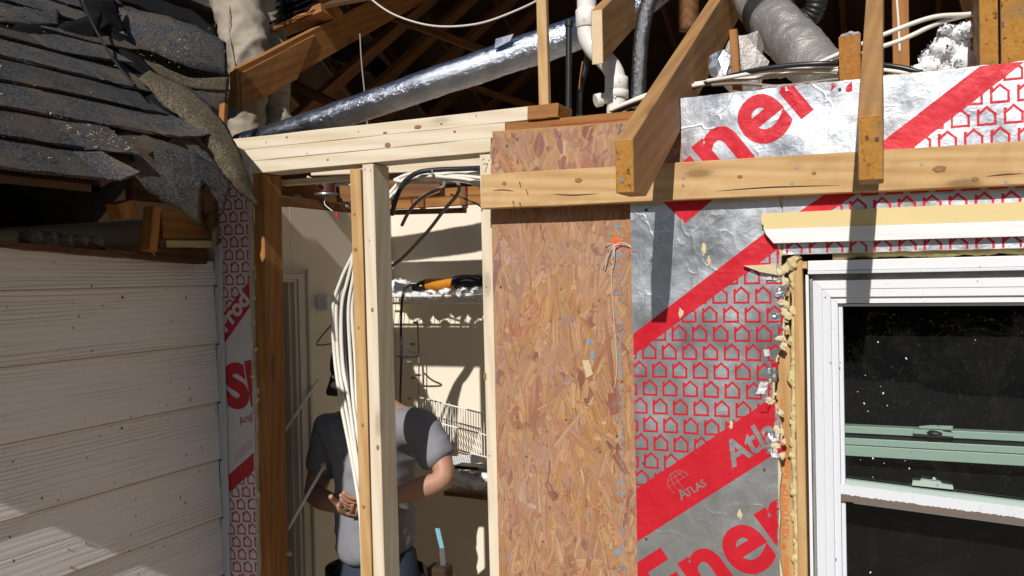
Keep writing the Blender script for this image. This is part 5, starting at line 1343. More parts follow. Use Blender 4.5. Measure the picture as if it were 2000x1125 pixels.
# torn shingle edge of the main roof deck, top left behind the worker
for k in range(5):
    a = at(500 - k*6, 62 - k*10, y=1.0); b = at(625 - k*3, 8 - k*10, y=1.12)
    tag(board('roof_edge_layer', a, b, .30, .006 if k else .014, (FELT, FELT) if k else OG, up=(0, -SL, 1), jit=.004, rag=.01, seg=12), 'torn roofing layer at the top behind the worker, ' + ('wood deck at the bottom', 'lowest felt', 'second felt', 'third felt', 'topmost felt')[k], 'shingle', 'torn roof edge layers')
p = at(560, 2, y=1.0); tag(chunk('blue_scrap', p, .03, plain('blue tarp', (.03, .16, .55), .4), None, (1.3, .5, .5), 6), 'small blue tarp scrap on the torn roof edge at the top', 'tarp')
p = at(578, 12, y=1.0); tag(chunk('leaf_litter', p, .014, plain('moss', (.14, .15, .03), .9), None, (1.3, .6, .6), 7), 'small mossy clump on the torn roof edge', 'debris')
# wood chips on the roof
CHIP = plain('wood chips', (.55, .38, .17), .8, var=.3)
V = []; F = []; rr = random.Random(77)
def chip(p, s):
    b = len(V); d = Vector((rr.uniform(-1, 1), rr.uniform(-1, 1), rr.uniform(-.3, .3))).normalized()*s; e = d.cross(Vector((.3, 0, 1))).normalized()*s*.3
    for v in (p-d-e, p+d-e, p+d+e, p-d+e): V.append(v)
    for v in (p-d-e, p+d-e, p+d+e, p-d+e): V.append(v + Vector((0, 0, .0015)))
    F.extend([(b+3, b+2, b+1, b), (b+4, b+5, b+6, b+7), (b, b+1, b+5, b+4), (b+2, b+3, b+7, b+6), (b+1, b+2, b+6, b+5), (b+3, b, b+4, b+7)])
for i in range(120):
    s = rr.uniform(.02, 1.6); y = rr.uniform(-1.2, min(.1, -.75 + s*.7)); chip(roofp(s, y, .022), .001 + .005*rr.random()**4)
for i in range(110):
    q = at(rr.gauss(345, 50), rr.gauss(105, 22), x=-2.31 + rr.uniform(0, .08)); chip(q + Vector((.02, -.02, 0)), .0012 + .005*rr.random()**3)
for i in range(40):
    s = rr.gauss(.20, .03); y = rr.gauss(-.70, .05); chip(roofp(s, y, .024), .0012 + .0055*rr.random()**3)
tag(mk('wood_chips', V, F, CHIP), 'small yellow wood chips strewn over the black shingles', 'debris', kind='stuff')
# rotten wood and dusty lint under the torn edge, by the corner
fluff('rotten_wood', [(at(398, 330, x=-1.99), (.03, .03, .05)), (at(405, 385, x=-1.99), (.022, .03, .06)), (at(412, 430, x=-1.985), (.012, .02, .03))], 260, plain('rotten wood fibre', (.17, .085, .04), .95, var=.5, scale=60), 'crumbling brown rotten wood hanging at the roof corner', 13, flake=.010)
lumber('valley_post', at(437, 205, y=.12), at(431, 330, y=.05), .02, .024, OG, 'orange upright board end below the rafter splice at the roof corner', 'lumber', up=(1, 0, 0))
lumber('corner_backing', (-1.99, .03, 2.30), (-1.99, .03, 2.05), .03, .05, AT, 'dark backing board behind the torn roof corner', 'lumber', up=(1, 0, 0))
# ------------------------------------------------------------------ closet interior
cl = thing('closet_walls', 'beige drywall walls of the opened closet behind the studs', 'wall', (-1.5, .6, 0))
box('back_wall', (XL - .1, YB, 0), (-.985, YB + .085, 2.298), DRYW, cl)
yo0, yo1 = at(551, 700, x=XL).y - .55, at(573, 700, x=XL).y       # door opening
zd = at(575, 551, x=XL).z
box('side_wall', (XL - .09, yo1, 0), (XL, YB - .001, 2.266), DRYW, cl)
box('side_wall_over_door', (XL - .09, .0, zd), (XL - .0005, yo1 - .001, 2.264), DRYW, cl)
dc = thing('door_casing', 'cream moulded door casing on the closet side wall', 'door frame', (XL, yo1, 0))
yc1 = at(599, 700, x=XL).y; zc1 = at(590, 524, x=XL).z
for k, (f0, f1, t) in enumerate(((0, .22, .012), (.22, .60, .018), (.60, .85, .014), (.85, 1.0, .022))):
    wdt = yc1 - yo1
    box('casing_step', (XL, yo1 + wdt*f0, 0), (XL + t, yo1 + wdt*f1 - .0005, zd + (zc1-zd)*f1), CASE, dc, .001)
    box('head_step', (XL, .0, zd + (zc1-zd)*f0), (XL + t - .0007, yo1 + wdt*f1 - .001, zd + (zc1-zd)*f1 - .0005), CASE, dc, .001)
box('door_jamb', (XL - .09, yo1 - .018, 0), (XL - .0008, yo1 - .0005, zd - .001), CASE, dc)
dl = thing('door', 'taupe panelled door standing ajar in the closet doorway', 'door', (XL - .04, .3, 0))
box('door_leaf', (XL - .075, -.02 + .1, .01), (XL - .04, yo1 - .02, zd - .006), DOOR, dl, .002)
for k in range(3): box('stile_line', (XL - .041, yo1 - .035 - k*.022, .02), (XL - .034, yo1 - .026 - k*.022, zd - .02), DOOR, dl, .001)
# framing above the closet walls
lumber('closet_plate', (XL - .1, YB + .04, 2.318), (-.98, YB + .04, 2.318), .089, .037, OG, 'orange plate on top of the closet back wall, lower of two', 'lumber', 'closet wall plates')
lumber('closet_plate', (XL - .1, YB + .043, 2.357), (-.98, YB + .043, 2.357), .089, .037, OG, 'orange plate on top of the closet back wall, upper of two', 'lumber', 'closet wall plates')
lumber('wall_plate', (XL - .045, .1, 2.285), (XL - .045, YB - .01, 2.285), .089, .036, AT, 'dark plate on the closet side wall above the door', 'lumber')
lumber('pine_strap', (-1.84, .30, 2.385), (-1.0, .62, 2.392), .02, .05, PN, 'pale pine strap crossing behind the top plates above the cables', 'lumber')
lumber('pine_strap', (-1.82, .125, 2.318), (-1.50, .135, 2.318), .03, .018, PN, 'short pale pine strip under the plates at the left bay', 'lumber', seg=4)
for k, px in enumerate((819, 902)):
    p = at(px, 382, y=YB - .03); lumber('gap_block', (p.x, YB - .012, 2.300), (p.x, YB - .012, 2.375), .02, .028, AT, 'dark gap block in front of the orange closet plates, ' + ('left one', 'right one')[k], 'lumber', 'blocks at the closet plates', up=(1, 0, 0), seg=2)
lumber('ceiling_joist', (-1.95, .62, 2.33), (-1.5, .62, 2.33), .038, .07, AT, 'dark joist stub over the closet that carries the light box', 'joist')
lumber('ceiling_strip', (-1.96, .9, 2.272), (-1.55, .9, 2.262), .03, .02, AT, 'dark ceiling strip in the left bay above the side wall', 'lumber')
fluff('ceiling_lint', [(at(560, 393, y=.75), (.03, .02, .02)), (at(672, 402, y=.75), (.025, .02, .02)), (at(580, 385, y=.75), (.02, .02, .015))], 90, FLUFFD, 'dusty lint hanging along the closet ceiling edge', 15, flake=.008)
# light box
jb = thing('light_box', 'dark red brown round ceiling light box hanging under the plates in the left bay', 'light fixture', at(642, 366, y=.55))
c0 = at(637, 356, y=.55); c1 = at(637, 384, y=.55)
MAROON = plain('brown phenolic box', (.10, .032, .028), .45)
def lathe(name, c, prof, mat, parent, n=24):
    V = []; F = []
    for r_, z in prof:
        for i in range(n): V.append((c.x + r_*math.cos(6.283*i/n), c.y + r_*math.sin(6.283*i/n), c.z + z))
    m_ = len(prof)
    for j in range(m_-1):
        for i in range(n): F.append((j*n+i, j*n+(i+1) % n, (j+1)*n+(i+1) % n, (j+1)*n+i))
    F.append(tuple(range(n-1, -1, -1))); F.append(tuple((m_-1)*n+i for i in range(n)))
    return mk(name, V, F, mat, parent, smooth=False)
lathe('box_body', c0, [(.010, .012), (.030, .010), (.031, -.036), (.028, -.040)], MAROON, jb)
lathe('rim', c0, [(.034, -.040), (.044, -.042), (.045, -.048), (.030, -.052), (.008, -.053)], STEEL, jb)
tube('wire_tail', [at(636, 384, y=.54), at(634, 398, y=.54), at(644, 408, y=.54), at(650, 412, y=.54)], .0018, CABW, jb, n=6)
tube('wire_nut', [at(657, 414, y=.54), at(659, 426, y=.54)], .0055, plain('red wire nut', (.55, .03, .03), .4), jb, n=8)
tag(tube('cable', [at(606, 352, y=.5), at(625, 358, y=.5), at(600, 345, y=.45)], .004, CABW, n=6), 'white cable stub left of the ceiling light box', 'cable')
tag(tube('cable', [at(655, 362, y=.42), at(670, 360, y=.40), at(700, 362, y=.36), at(760, 358, y=.30)], .0045, CABW, n=6), 'white cable running right from the ceiling light box', 'cable')

# cables over the right bay
GB = 'cables crossing the top of the right bay'
cab = [
 ([(960, 350, 0.33), (900, 344, 0.35), (850, 346, 0.37), (810, 352, 0.39), (775, 372, 0.41), (740, 410, 0.37)], .0062, CABW, 'white cable uppermost across the right bay'),
 ([(960, 342, 0.37), (900, 336, 0.39), (860, 340, 0.39), (820, 340, 0.41), (785, 352, 0.42), (750, 390, 0.39)], .0062, CABW, 'white cable second across the right bay'),
 ([(955, 362, 0.31), (910, 350, 0.32), (870, 346, 0.33), (835, 344, 0.35), (800, 350, 0.37), (768, 380, 0.37)], .0062, CABW, 'white cable sagging across the middle of the right bay'),
 ([(958, 372, 0.32), (915, 356, 0.33), (880, 352, 0.34), (840, 342, 0.37), (800, 340, 0.39), (770, 352, 0.39)], .0060, CABW, 'white cable lowest at the right of the right bay'),
 ([(955, 356, 0.37), (900, 354, 0.39), (850, 356, 0.39), (800, 356, 0.39), (770, 352, 0.39)], .0060, CABW, 'white cable straight across behind the others in the right bay'),
 ([(945, 328, 0.35), (900, 330, 0.35), (850, 332, 0.34), (815, 338, 0.33), (790, 356, 0.33), (775, 385, 0.33), (765, 420, 0.34)], .0085, CABK, 'thick black cable arching over the right bay'),
 ([(945, 336, 0.41), (880, 332, 0.41), (830, 340, 0.39), (800, 352, 0.37), (776, 378, 0.37), (766, 400, 0.37)], .0070, CABK, 'second black cable behind the thick one in the right bay'),
 ([(868, 354, 0.34), (866, 364, 0.34), (850, 372, 0.34), (825, 385, 0.37), (800, 412, 0.41), (785, 440, 0.45)], .0062, CABG, 'grey cable drooping left from the middle of the right bay'),
 ([(893, 355, 0.33), (897, 368, 0.33), (890, 384, 0.34), (866, 412, 0.37), (835, 452, 0.42), (790, 500, 0.49), (765, 520, 0.53)], .0062, CABG, 'long grey cable drooping left in front of the lit wall patch'),
]
for pts, r, m_, lab in cab: cable(pts, r, m_, lab, GB)
tag(tube('cable_staple', [at(844, 332, y=.33), at(845, 340, y=.32), at(846, 350, y=.33)], .004, CABG, n=6), 'grey strap round the cables in the right bay', 'cable')
tag(tube('brown_wire', [at(880, 380, y=.4), at(900, 385, y=.4), at(930, 398, y=.4), at(945, 408, y=.38)], .003, RUST, n=6), 'thin brown wire at the right of the right bay', 'wire')
# bundle hanging in the left bay
GV = 'cable bundle hanging in the left bay'
base = [(738, 400), (715, 440), (690, 490), (668, 545), (652, 600), (655, 700), (668, 790), (685, 880), (700, 985), (708, 1080), (712, 1200)]
offs = [(-2, 0, CABW, .0062), (6, .012, CABW, .0062), (15, -.004, CABW, .0060), (22, .016, CABK, .0085), (30, .006, CABW, .0062), (38, .022, CABW, .0062), (44, .010, CABK, .0060), (50, .026, CABW, .0060), (10, .03, CABW, .0058)]
nm = ['outermost white cable of the hanging bundle', 'second white cable of the hanging bundle', 'third white cable of the hanging bundle, nearest the camera', 'thick black cable in the middle of the hanging bundle', 'white cable just right of the thick black one', 'white cable second right of the thick black one', 'thin black cable near the yellow stud', 'innermost white cable beside the yellow stud', 'white cable at the back of the hanging bundle']
rr = random.Random(2)
for (dx, dy, m_, r), lab in zip(offs, nm):
    pts = []
    for k, (px, py) in enumerate(base):
        f = max(0, min(1, (k - 1)/3)) if k < 5 else max(.12, 1 - (k-5)*.17)
        pts.append((px + dx*f*(1.0) + rr.uniform(-2.5, 2.5), py + rr.uniform(-6, 6), .225 + dy*.6 - (.02 if k < 2 else 0) - min(.09, .03*max(0, k - 5))))
    cable(pts, r, m_, lab, GV)

# ------------------------------------------------------------------ wire shelves
def wire_shelf(name, label, x0, x1, y0, y1, z, tilt=0.0, step=.025, lip=.028):
    t_ = thing(name, label, 'shelf', ((x0+x1)/2, y1, z))
    def Q(x, y, dz=0): return Vector((x, y, z + (y - y1)*tilt + dz))
    multi_tube('rail', [[Q(x0, y, d), Q(x1, y, d)] for y, d in ((y0, 0), (y0, -lip), (y1, 0), ((y0+y1)/2, -.004))], .0045, WIRE, t_, 8)
    ps = []; x = x0 + .004
    while x < x1: ps.append([Q(x, y0 - .002, -lip), Q(x, y0 - .002, .003), Q(x, y1, .003)]); x += step
    multi_tube('cross_wires', ps, .0016, WIRE, t_, 5)
    return t_
zs = at(860, 578, y=.89).z
wire_shelf('wire_shelf', 'white wire shelf across the closet with insulation and a bag on it', -1.985, -.99, .89, 1.075, zs)
multi_tube('shelf_bracket', [[(-1.30, .90, zs - .01), (-1.30, 1.075, zs - .26)]], .004, WIRE, bpy.data.objects['wire_shelf'], 6)
# tilted lower shelf
ls = thing('fallen_wire_shelf', 'white wire shelf tipped down at the right side of the closet', 'shelf', at(880, 860, y=.8))
A, B, C_, D = at(812, 774, y=.92), at(960, 812, y=.92), at(962, 896, y=.72), at(812, 858, y=.72)
ps = [[A.lerp(B, t), D.lerp(C_, t)] for t in [k/30 for k in range(31)]]
multi_tube('cross_wires', ps, .0015, WIRE, ls, 5); multi_tube('rail', [[A, B], [D, C_], [A.lerp(D, .5), B.lerp(C_, .5)]], .003, WIRE, ls, 6)
# braces left
for k, (pa, pb, ya, yb, lab) in enumerate((((620, 745), (556, 842), .49, .26, 'white shelf brace leaning against the closet side wall, upper one'), ((632, 912), (562, 1034), .25, .13, 'white shelf brace with a foam blob on its end, lower one'))):
    t_ = thing('shelf_brace', lab, 'brace', at(*pb, y=yb), 'shelf braces on the closet side wall')
    a, b = at(*pa, y=ya), at(*pb, y=yb); tube('rod', [a, b], .0055, WIRE, t_, n=8)
    chunk('brace_foot', a, .008 if k == 0 else .012, WIRE if k == 0 else SPRAY, t_, (1, .6, 1.1), k)
# insulation lumps, bag, hanger things on the shelf
fluff('shelf_insulation', [(at(px, py, y=.985), (.045, .06, s)) for px, py, s in ((790, 572, .028), (815, 575, .022), (845, 574, .025), (880, 568, .022), (915, 570, .028), (940, 566, .03), (780, 560, .03))], 220, FLUFF, 'white insulation fluff heaped along the wire shelf', 16, flake=.012)
fluff('shelf_insulation', [(at(px, py, y=.90), (.02, .02, s)) for px, py, s in ((798, 578, .010), (834, 580, .009), (905, 580, .010), (938, 584, .009))], 120, FLUFF, 'white fluff hanging through the front wires of the shelf', 17, flake=.009, kind='stuff')
bag = thing('tool_bag', 'orange and black soft tool bag lying on the wire shelf', 'bag', at(870, 570, y=.96))
OR = plain('orange fabric', (.55, .21, .015), .8, var=.2, scale=60, bump=.5); BKF = plain('black fabric', (.02, .02, .022), .8, var=.3, scale=80, bump=.5)
def blob(name, pts, rads, mat, parent, sq=.7, seed=0):
    path = spline(pts, 8); V, F = tube_data(path, lambda t: (lambda s, i: rads[i] + (rads[min(i+1, len(rads)-1)] - rads[i])*(s - i))(t*(len(rads)-1), min(len(rads)-1, int(t*(len(rads)-1)))), 16, sq)
    V = [path[i // 16] + (v - path[i // 16])*(1 + .35*noise.noise(v*18 + Vector((seed, 0, 0)))) for i, v in enumerate(V)]
    return mk(name, V, F, mat, parent, smooth=True)
blob('bag_end', [at(806, 562, y=.96), at(822, 558, y=.96), at(836, 556, y=.96)], [.012, .028, .030], BKF, bag)
blob('bag_body', [at(834, 556, y=.96), at(860, 556, y=.96), at(893, 553, y=.96)], [.029, .036, .036], OR, bag)
blob('bag_flap', [at(890, 552, y=.96), at(920, 548, y=.96), at(960, 550, y=.96)], [.037, .038, .030], BKF, bag)
tube('strap', [at(812, 556, y=.93), at(795, 560, y=.90), at(786, 580, y=.87), at(783, 640, y=.87), at(784, 700, y=.87), at(782, 770, y=.90), at(781, 830, y=.92)], .005, BLACK, bag, n=8)
box('bag_label', tuple(at(822, 558, y=.925) - Vector((.004, .004, .003))), tuple(at(822, 558, y=.925) + Vector((.005, .001, .003))), plain('yellow label', (.8, .55, .05), .6), bag)
hg = thing('coat_hanger', 'black coat hanger hanging beside the cord in the closet', 'hanger', at(800, 690, y=.86))
tube('hanger_frame', [at(784, 670, y=.86), at(800, 684, y=.86), at(820, 694, y=.86), at(800, 697, y=.86), at(776, 696, y=.86)], .0035, BLACK, hg, n=6, seg=6)
hg2 = tag(tube('coat_hanger', [at(648, 634, y=.60), at(632, 652, y=.54), at(620, 668, y=.49), at(622, 674, y=.49), at(650, 671, y=.60), at(668, 668, y=.64)], .0028, RUST, n=6, seg=8), 'brown wire coat hanger on the closet side wall left of the cables', 'hanger')
tag(tube('hanger_rail', [at(815, 625, y=1.0), at(818, 700, y=1.0), at(818, 830, y=1.0)], .003, CABG, n=6), 'thin vertical rail with clips on the closet back wall', 'rail')
for k, (px, py) in enumerate(((812, 630), (806, 672), (797, 707), (808, 738), (800, 778))):
    t_ = chunk('clip', at(px, py, y=.98), .010, CHAN, None, (1.4, .5, .5), k); tag(t_, 'small grey clip on the vertical rail, ' + ('topmost', 'second from the top', 'third from the top', 'fourth from the top', 'lowest')[k], 'clip', 'clips on the closet rail')
bx = box('wall_caddy', tuple(at(632, 586, x=XL) + Vector((.001, -.05, -.035))), tuple(at(632, 586, x=XL) + Vector((.05, .03, .02))), WHITEP, bev=.004); tag(bx, 'small white caddy on the closet side wall left of the cables', 'caddy')
# low shelf with insulation and dark saw on the right
lumber('wood_shelf', (-1.62, .93, at(920, 955, y=.9).z), (-.99, .93, at(920, 955, y=.9).z - .01), .26, .016, AT, 'dark low shelf at the right of the closet behind the worker', 'shelf', up=(0, 0, 1))
fluff('insulation_heap', [(at(px, py, y=.84), (.05, .05, .03)) for px, py in ((905, 935), (935, 940), (960, 930))], 200, FLUFF, 'white insulation heap on the low shelf behind the worker', 18, flake=.012)
tag(box('dark_plank', tuple(at(888, 916, y=.80)), tuple(at(888, 916, y=.80) + Vector((.22, .06, .014))), BLACK, bev=.002), 'black bar lying over the low insulation heap at the right', 'bar')
tag(board('paper_sheet', at(884, 900, y=.95), at(960, 893, y=.95), .004, .035, (WHITEB, WHITEB)), 'pale paper strip behind the low insulation heap', 'paper')
chunk('foam_blob', at(562, 1081, y=.09), .010, SPRAY, None, (1.5, .8, .9), 9); tag(bpy.data.objects['foam_blob'], 'small foam blob stuck on the left stud near the bottom', 'insulation')
# ------------------------------------------------------------------ people
def skin_mesh(name, joints, edges, mat, parent, sub=2, root=0):
    """skin modifier body: joints = [(Vector, rx, ry)], edges; evaluated to a plain mesh"""
    me = bpy.data.meshes.new('sk'); me.from_pydata([tuple(j[0]) for j in joints], edges, []); me.update()
    o = bpy.data.objects.new('sk', me); COL.objects.link(o)
    o.modifiers.new('skin', 'SKIN').use_smooth_shade = True
    if not me.skin_vertices: pass
    bpy.context.view_layer.update()
    sv = me.skin_vertices[0].data if me.skin_vertices else None
    if sv is None:
        bpy.context.view_layer.objects.active = o
        with bpy.context.temp_override(object=o, active_object=o): bpy.ops.mesh.customdata_skin_add()
        sv = me.skin_vertices[0].data
    for i, j in enumerate(joints): sv[i].radius = (j[1], j[2]); sv[i].use_root = (i == root)
    s = o.modifiers.new('sub', 'SUBSURF'); s.levels = sub; s.render_levels = sub
    dg = bpy.context.evaluated_depsgraph_get(); dg.update()
    m2 = bpy.data.meshes.new_from_object(o.evaluated_get(dg))
    bpy.data.objects.remove(o)
    m2.name = name; m2.materials.clear(); m2.materials.append(mat)
    m2.polygons.foreach_set('use_smooth', [True]*len(m2.polygons))
    return link(bpy.data.objects.new(name, m2), parent)
def wrinkle(o, amp, sc, seed=0, dirn=None):
    me = o.data
    me.update()
    co = [v.co + v.normal*(amp*noise.noise(Vector((v.co.x*sc, v.co.y*sc, v.co.z*sc*(.6 if dirn is None else dirn))) + Vector((seed, 0, 0))) + amp*.5*noise.noise(v.co*sc*2.7)) for v in me.vertices]
    for v, c in zip(me.vertices, co): v.co = c
    me.update()
def folds(o, amp, lam, ax, seed=0):
    me = o.data; ax = Vector(ax).normalized(); me.update(); co = []
    for v in me.vertices:
        m_ = max(0, noise.noise(v.co*5 + Vector((seed, 3, 0))) + .25)
        ph = v.co.dot(ax)/lam*6.283 + 5*noise.noise(v.co*4 + Vector((0, seed, 1)))
        co.append(v.co + v.normal*(amp*m_*(1 - abs(math.sin(ph*.5))*2)))
    for v, c in zip(me.vertices, co): v.co = c
    me.update()
SKIN = plain('skin', (.46, .25, .165), .55, var=.08, scale=40, spec=.4); 
SHIRT = plain('heather grey t-shirt', (.235, .24, .27), .9, var=.12, scale=160, bump=.4, spec=.1)
KHAKI = plain('khaki work trousers', (.36, .315, .25), .9, var=.10, scale=110, bump=.4, spec=.1)
JEAN = plain('dark blue jeans', (.045, .055, .085), .9, var=.25, scale=150, bump=.4, spec=.1)
BLKC = plain('black work shirt', (.02, .02, .022), .9, var=.2, scale=90, bump=.3, spec=.1)
HAIR = plain('dark hair', (.03, .02, .015), .7, var=.4, scale=200, bump=.8)
CAP = plain('dark cap', (.045, .03, .028), .85, var=.15, scale=120)
LEATH = plain('brown leather pouch', (.05, .028, .016), .7, var=.25, scale=30)
BOOT = plain('work boot', (.09, .055, .03), .7, var=.2)

def head(parent_body_list, c, fwd, up, r=.093):
    """joints of a head are handled by a shaped mesh: skull, jaw, nose, ears"""
    X = fwd.normalized(); Z = (up - X*up.dot(X)).normalized(); Y = Z.cross(X)
    bm = bmesh.new(); bmesh.ops.create_icosphere(bm, subdivisions=4, radius=1)
    for v in bm.verts:
        d = v.co.copy(); x, y, z = d.x*.098, d.y*.077, d.z*.122
        if z < 0:
            t = -z/.122; y *= 1 - .38*t*t; x = x*(1 - .22*t*t) + .012*t
        if d.x > .3:                                   # face
            f = max(0, 1 - (d.y/.22)**2)
            nz = max(0, 1 - abs(z + .012)/.030); x += .026*f*f*nz*(1 if z < .01 else .4)
            if .05 < abs(d.y) < .55 and -.005 < z < .03: x -= .010*max(0, 1 - abs(abs(d.y) - .36)/.26)
            if abs(z - .036) < .012: x += .005*max(0, 1 - abs(d.y)/.8)
            lip = max(0, 1 - abs(z + .062)/.010); x += .006*lip*max(0, 1 - (d.y/.4)**2)
            x -= .004*max(0, 1 - abs(z + .0625)/.003)*max(0, 1 - (d.y/.4)**2)
        e = max(0, 1 - abs(z + .005)/.033)*max(0, 1 - abs(x)/.020)
        if abs(d.y) > .8: y += math.copysign(.018*e, y)
        v.co = c + X*x + Y*y + Z*z
    return bm
def hand(joints, edges, wrist, idx, d, n, side, s=1.0, curl=.5):
    """palm and five fingers appended to a skin skeleton: d = finger direction, n = palm normal, side = thumb side"""
    d = d.normalized(); n = n.normalized(); side = (side - d*side.dot(d)).normalized()
    k = len(joints); joints.append((wrist + d*.045*s, .030*s, .014*s)); edges.append((idx, k))
    for f, (o, L) in enumerate(((.030, .072), (.010, .080), (-.011, .075), (-.031, .058))):
        b = len(joints); p = wrist + d*.085*s + side*o*s
        joints.append((p, .0098*s, .0092*s)); edges.append((k, b)); dd = d.copy()
        for q, fr in enumerate((.45, .32, .23)):
            dd = (dd*math.cos(curl*(.7 + q*.3)) + n*math.sin(curl*(.7 + q*.3))).normalized(); p = p + dd*L*fr*s
            joints.append((p, (.0092 - q*.0009)*s, (.0088 - q*.0009)*s)); edges.append((b + q, b + q + 1))
    b = len(joints); p = wrist + d*.030*s + side*.034*s
    joints.append((p, .012*s, .011*s)); edges.append((k, b)); dd = (side + d*.9 + n*.3).normalized()
    for q, fr in enumerate((.5, .5)):
        p = p + dd*.062*fr*s; joints.append((p, (.0105 - q*.0012)*s, (.0105 - q*.0012)*s)); edges.append((b + q, b + q + 1)); dd = (dd + d*.6 + n*.3).normalized()

# --- worker in the closet: facing the wall opening, looking down at his hands
yb_ = .40
def B(px, py, y=yb_): return at(px, py, y=y)
pw = thing('person', 'person in a grey t-shirt and dark jeans working in the closet behind the studs', 'person', (B(730, 1000).x, yb_, 0))
hipc = B(735, 1110); waist = B(735, 1040); chest = B(735, 900); neckb = B(733, 812); 
shL, shR = B(652, 838), B(828, 834)                  # image left / image right
elL, elR = B(612, 968, .37), B(876, 936, .36)
wrL, wrR = B(672, 992, .25), B(752, 975, .24)
fl = .0
J = []; E_ = []
def addj(p, a, b, link_to=None):
    J.append((Vector(p), a, b)); 
    if link_to is not None: E_.append((link_to, len(J)-1))
    return len(J)-1
i0 = addj(hipc, .135, .095); i1 = addj(waist, .130, .092, i0); i2 = addj(chest, .145, .100, i1); i3 = addj(neckb, .075, .065, i2)
i4 = addj(neckb + Vector((0, -.03, .07)), .052, .052, i3)
headc = neckb + Vector((-.045, -.030, .165))
addj(headc + Vector((0, .01, -.05)), .05, .05, i4)
for sh, el_, wr_, sg in ((shL, elL, wrL, -1), (shR, elR, wrR, 1)):
    a = addj(sh, .060, .060, i2 if False else i3); b = addj(el_, .042, .042, a); c = addj(el_.lerp(wr_, .35), .043, .040, b); d = addj(wr_, .027, .023, c)
    hd_ = (wr_ - el_).normalized(); hand(J, E_, wr_, d, (hd_*.8 + Vector((0, -.3, .15))), Vector((0, -.3, .9)).normalized() if sg < 0 else Vector((0, -.3, .9)).normalized(), Vector((0, -.8, .5)), 1.0, .45)
for sg in (-1, 1):
    hp = hipc + Vector((.085*sg, 0, -.06)); kn = Vector((hp.x + .01*sg, hp.y - .02, .50)); an = Vector((hp.x + .02*sg, hp.y + .02, .10))
    a = addj(hp, .090, .090, i0); b = addj(kn, .060, .060, a); c = addj(an, .042, .042, b); addj(an + Vector((0, -.12, -.045)), .04, .034, c)
body = skin_mesh('body', J, E_, SKIN, pw)
hb = from_bm('head', head(None, headc, Vector((-.10, -1, -.55)), Vector((0, -.25, 1))), SKIN, pw, smooth=True)
# clothing as separate surfaces over the body
J2 = []; E2 = []
def a2(p, r1, r2, l=None):
    J2.append((Vector(p), r1, r2))
    if l is not None: E2.append((l, len(J2)-1))
    return len(J2)-1
s0 = a2(B(738, 1100), .182, .134); s1 = a2(waist, .178, .130, s0); s2 = a2(chest, .182, .130, s1); s3 = a2(neckb + Vector((0, .01, -.035)), .115, .085, s2); s3b = a2(neckb + Vector((0, 0, .0)), .066, .066, s3)
for sh, el_ in ((shL, elL), (shR, elR)):
    a = a2(sh, .080, .078, s3); a2(sh.lerp(el_, .45), .074, .072, a); a2(sh.lerp(el_, .74), .068, .066, len(J2)-1)
sh_ = skin_mesh('t_shirt', J2, E2, SHIRT, pw, 4); wrinkle(sh_, .008, 7, 3, 1.2); folds(sh_, .012, .09, (.8, 0, .7), 5); folds(sh_, .006, .05, (-.7, 0, 1), 2)
J2 = []; E2 = []
h0 = a2(B(737, 1010), .155, .112); h1 = a2(hipc + Vector((0, 0, -.04)), .165, .120, h0)
for sg in (-1, 1):
    hp = hipc + Vector((.090*sg, 0, -.14)); kn = Vector((hp.x + .01*sg, hp.y - .02, .50)); an = Vector((hp.x + .02*sg, hp.y + .02, .09))
    a = a2(hp, .100, .100, h1); b = a2(kn, .076, .078, a); a2(an, .066, .070, b)
je = skin_mesh('jeans', J2, E2, JEAN, pw, 2); folds(je, .008, .07, (.2, 0, 1), 5)
# cap, hair
fw_ = Vector((-.10, -1, -.55)).normalized(); upv = Vector((0, -.25, 1)); upv = (upv - fw_*upv.dot(fw_)).normalized(); sd_ = upv.cross(fw_)
bm = bmesh.new(); bmesh.ops.create_icosphere(bm, subdivisions=3, radius=1)
bmesh.ops.delete(bm, geom=[v for v in bm.verts if v.co.z < .12], context='VERTS')
for v in bm.verts: v.co = headc + fw_*v.co.x*.106 + sd_*v.co.y*.086 + upv*(v.co.z*.128 + .004)
cp = from_bm('cap', bm, CAP, pw, smooth=True)
V = []; n = 14
for r_ in (0, 1):
    for k in range(n+1):
        a = -1.1 + 2.2*k/n; L = .10 if r_ == 0 else .10 + .065*math.cos(a*.8)
        V.append(headc + fw_*(math.cos(a)*L) + sd_*(math.sin(a)*.086) + upv*(.022 - .012*r_ - .02*abs(math.sin(a))*r_))
V += [v - upv*.003 for v in V]; m_ = 2*(n+1); F = []
for k in range(n): F += [(k, k+1, n+2+k, n+1+k), (m_+k, m_+n+1+k, m_+n+2+k, m_+k+1), (n+1+k, n+2+k, m_+n+2+k, m_+n+1+k)]
mk('cap_brim', V, F, CAP, cp)
bm = bmesh.new(); bmesh.ops.create_icosphere(bm, subdivisions=3, radius=1)
bmesh.ops.delete(bm, geom=[v for v in bm.verts if v.co.z > .2 or v.co.z < -.45 or v.co.x > .1], context='VERTS')
for v in bm.verts: v.co = headc + fw_*v.co.x*.104 + sd_*v.co.y*.083 + upv*(v.co.z*.125) + Vector((1, 1, 1))*.004*noise.noise(v.co*12)
from_bm('hair', bm, HAIR, pw)
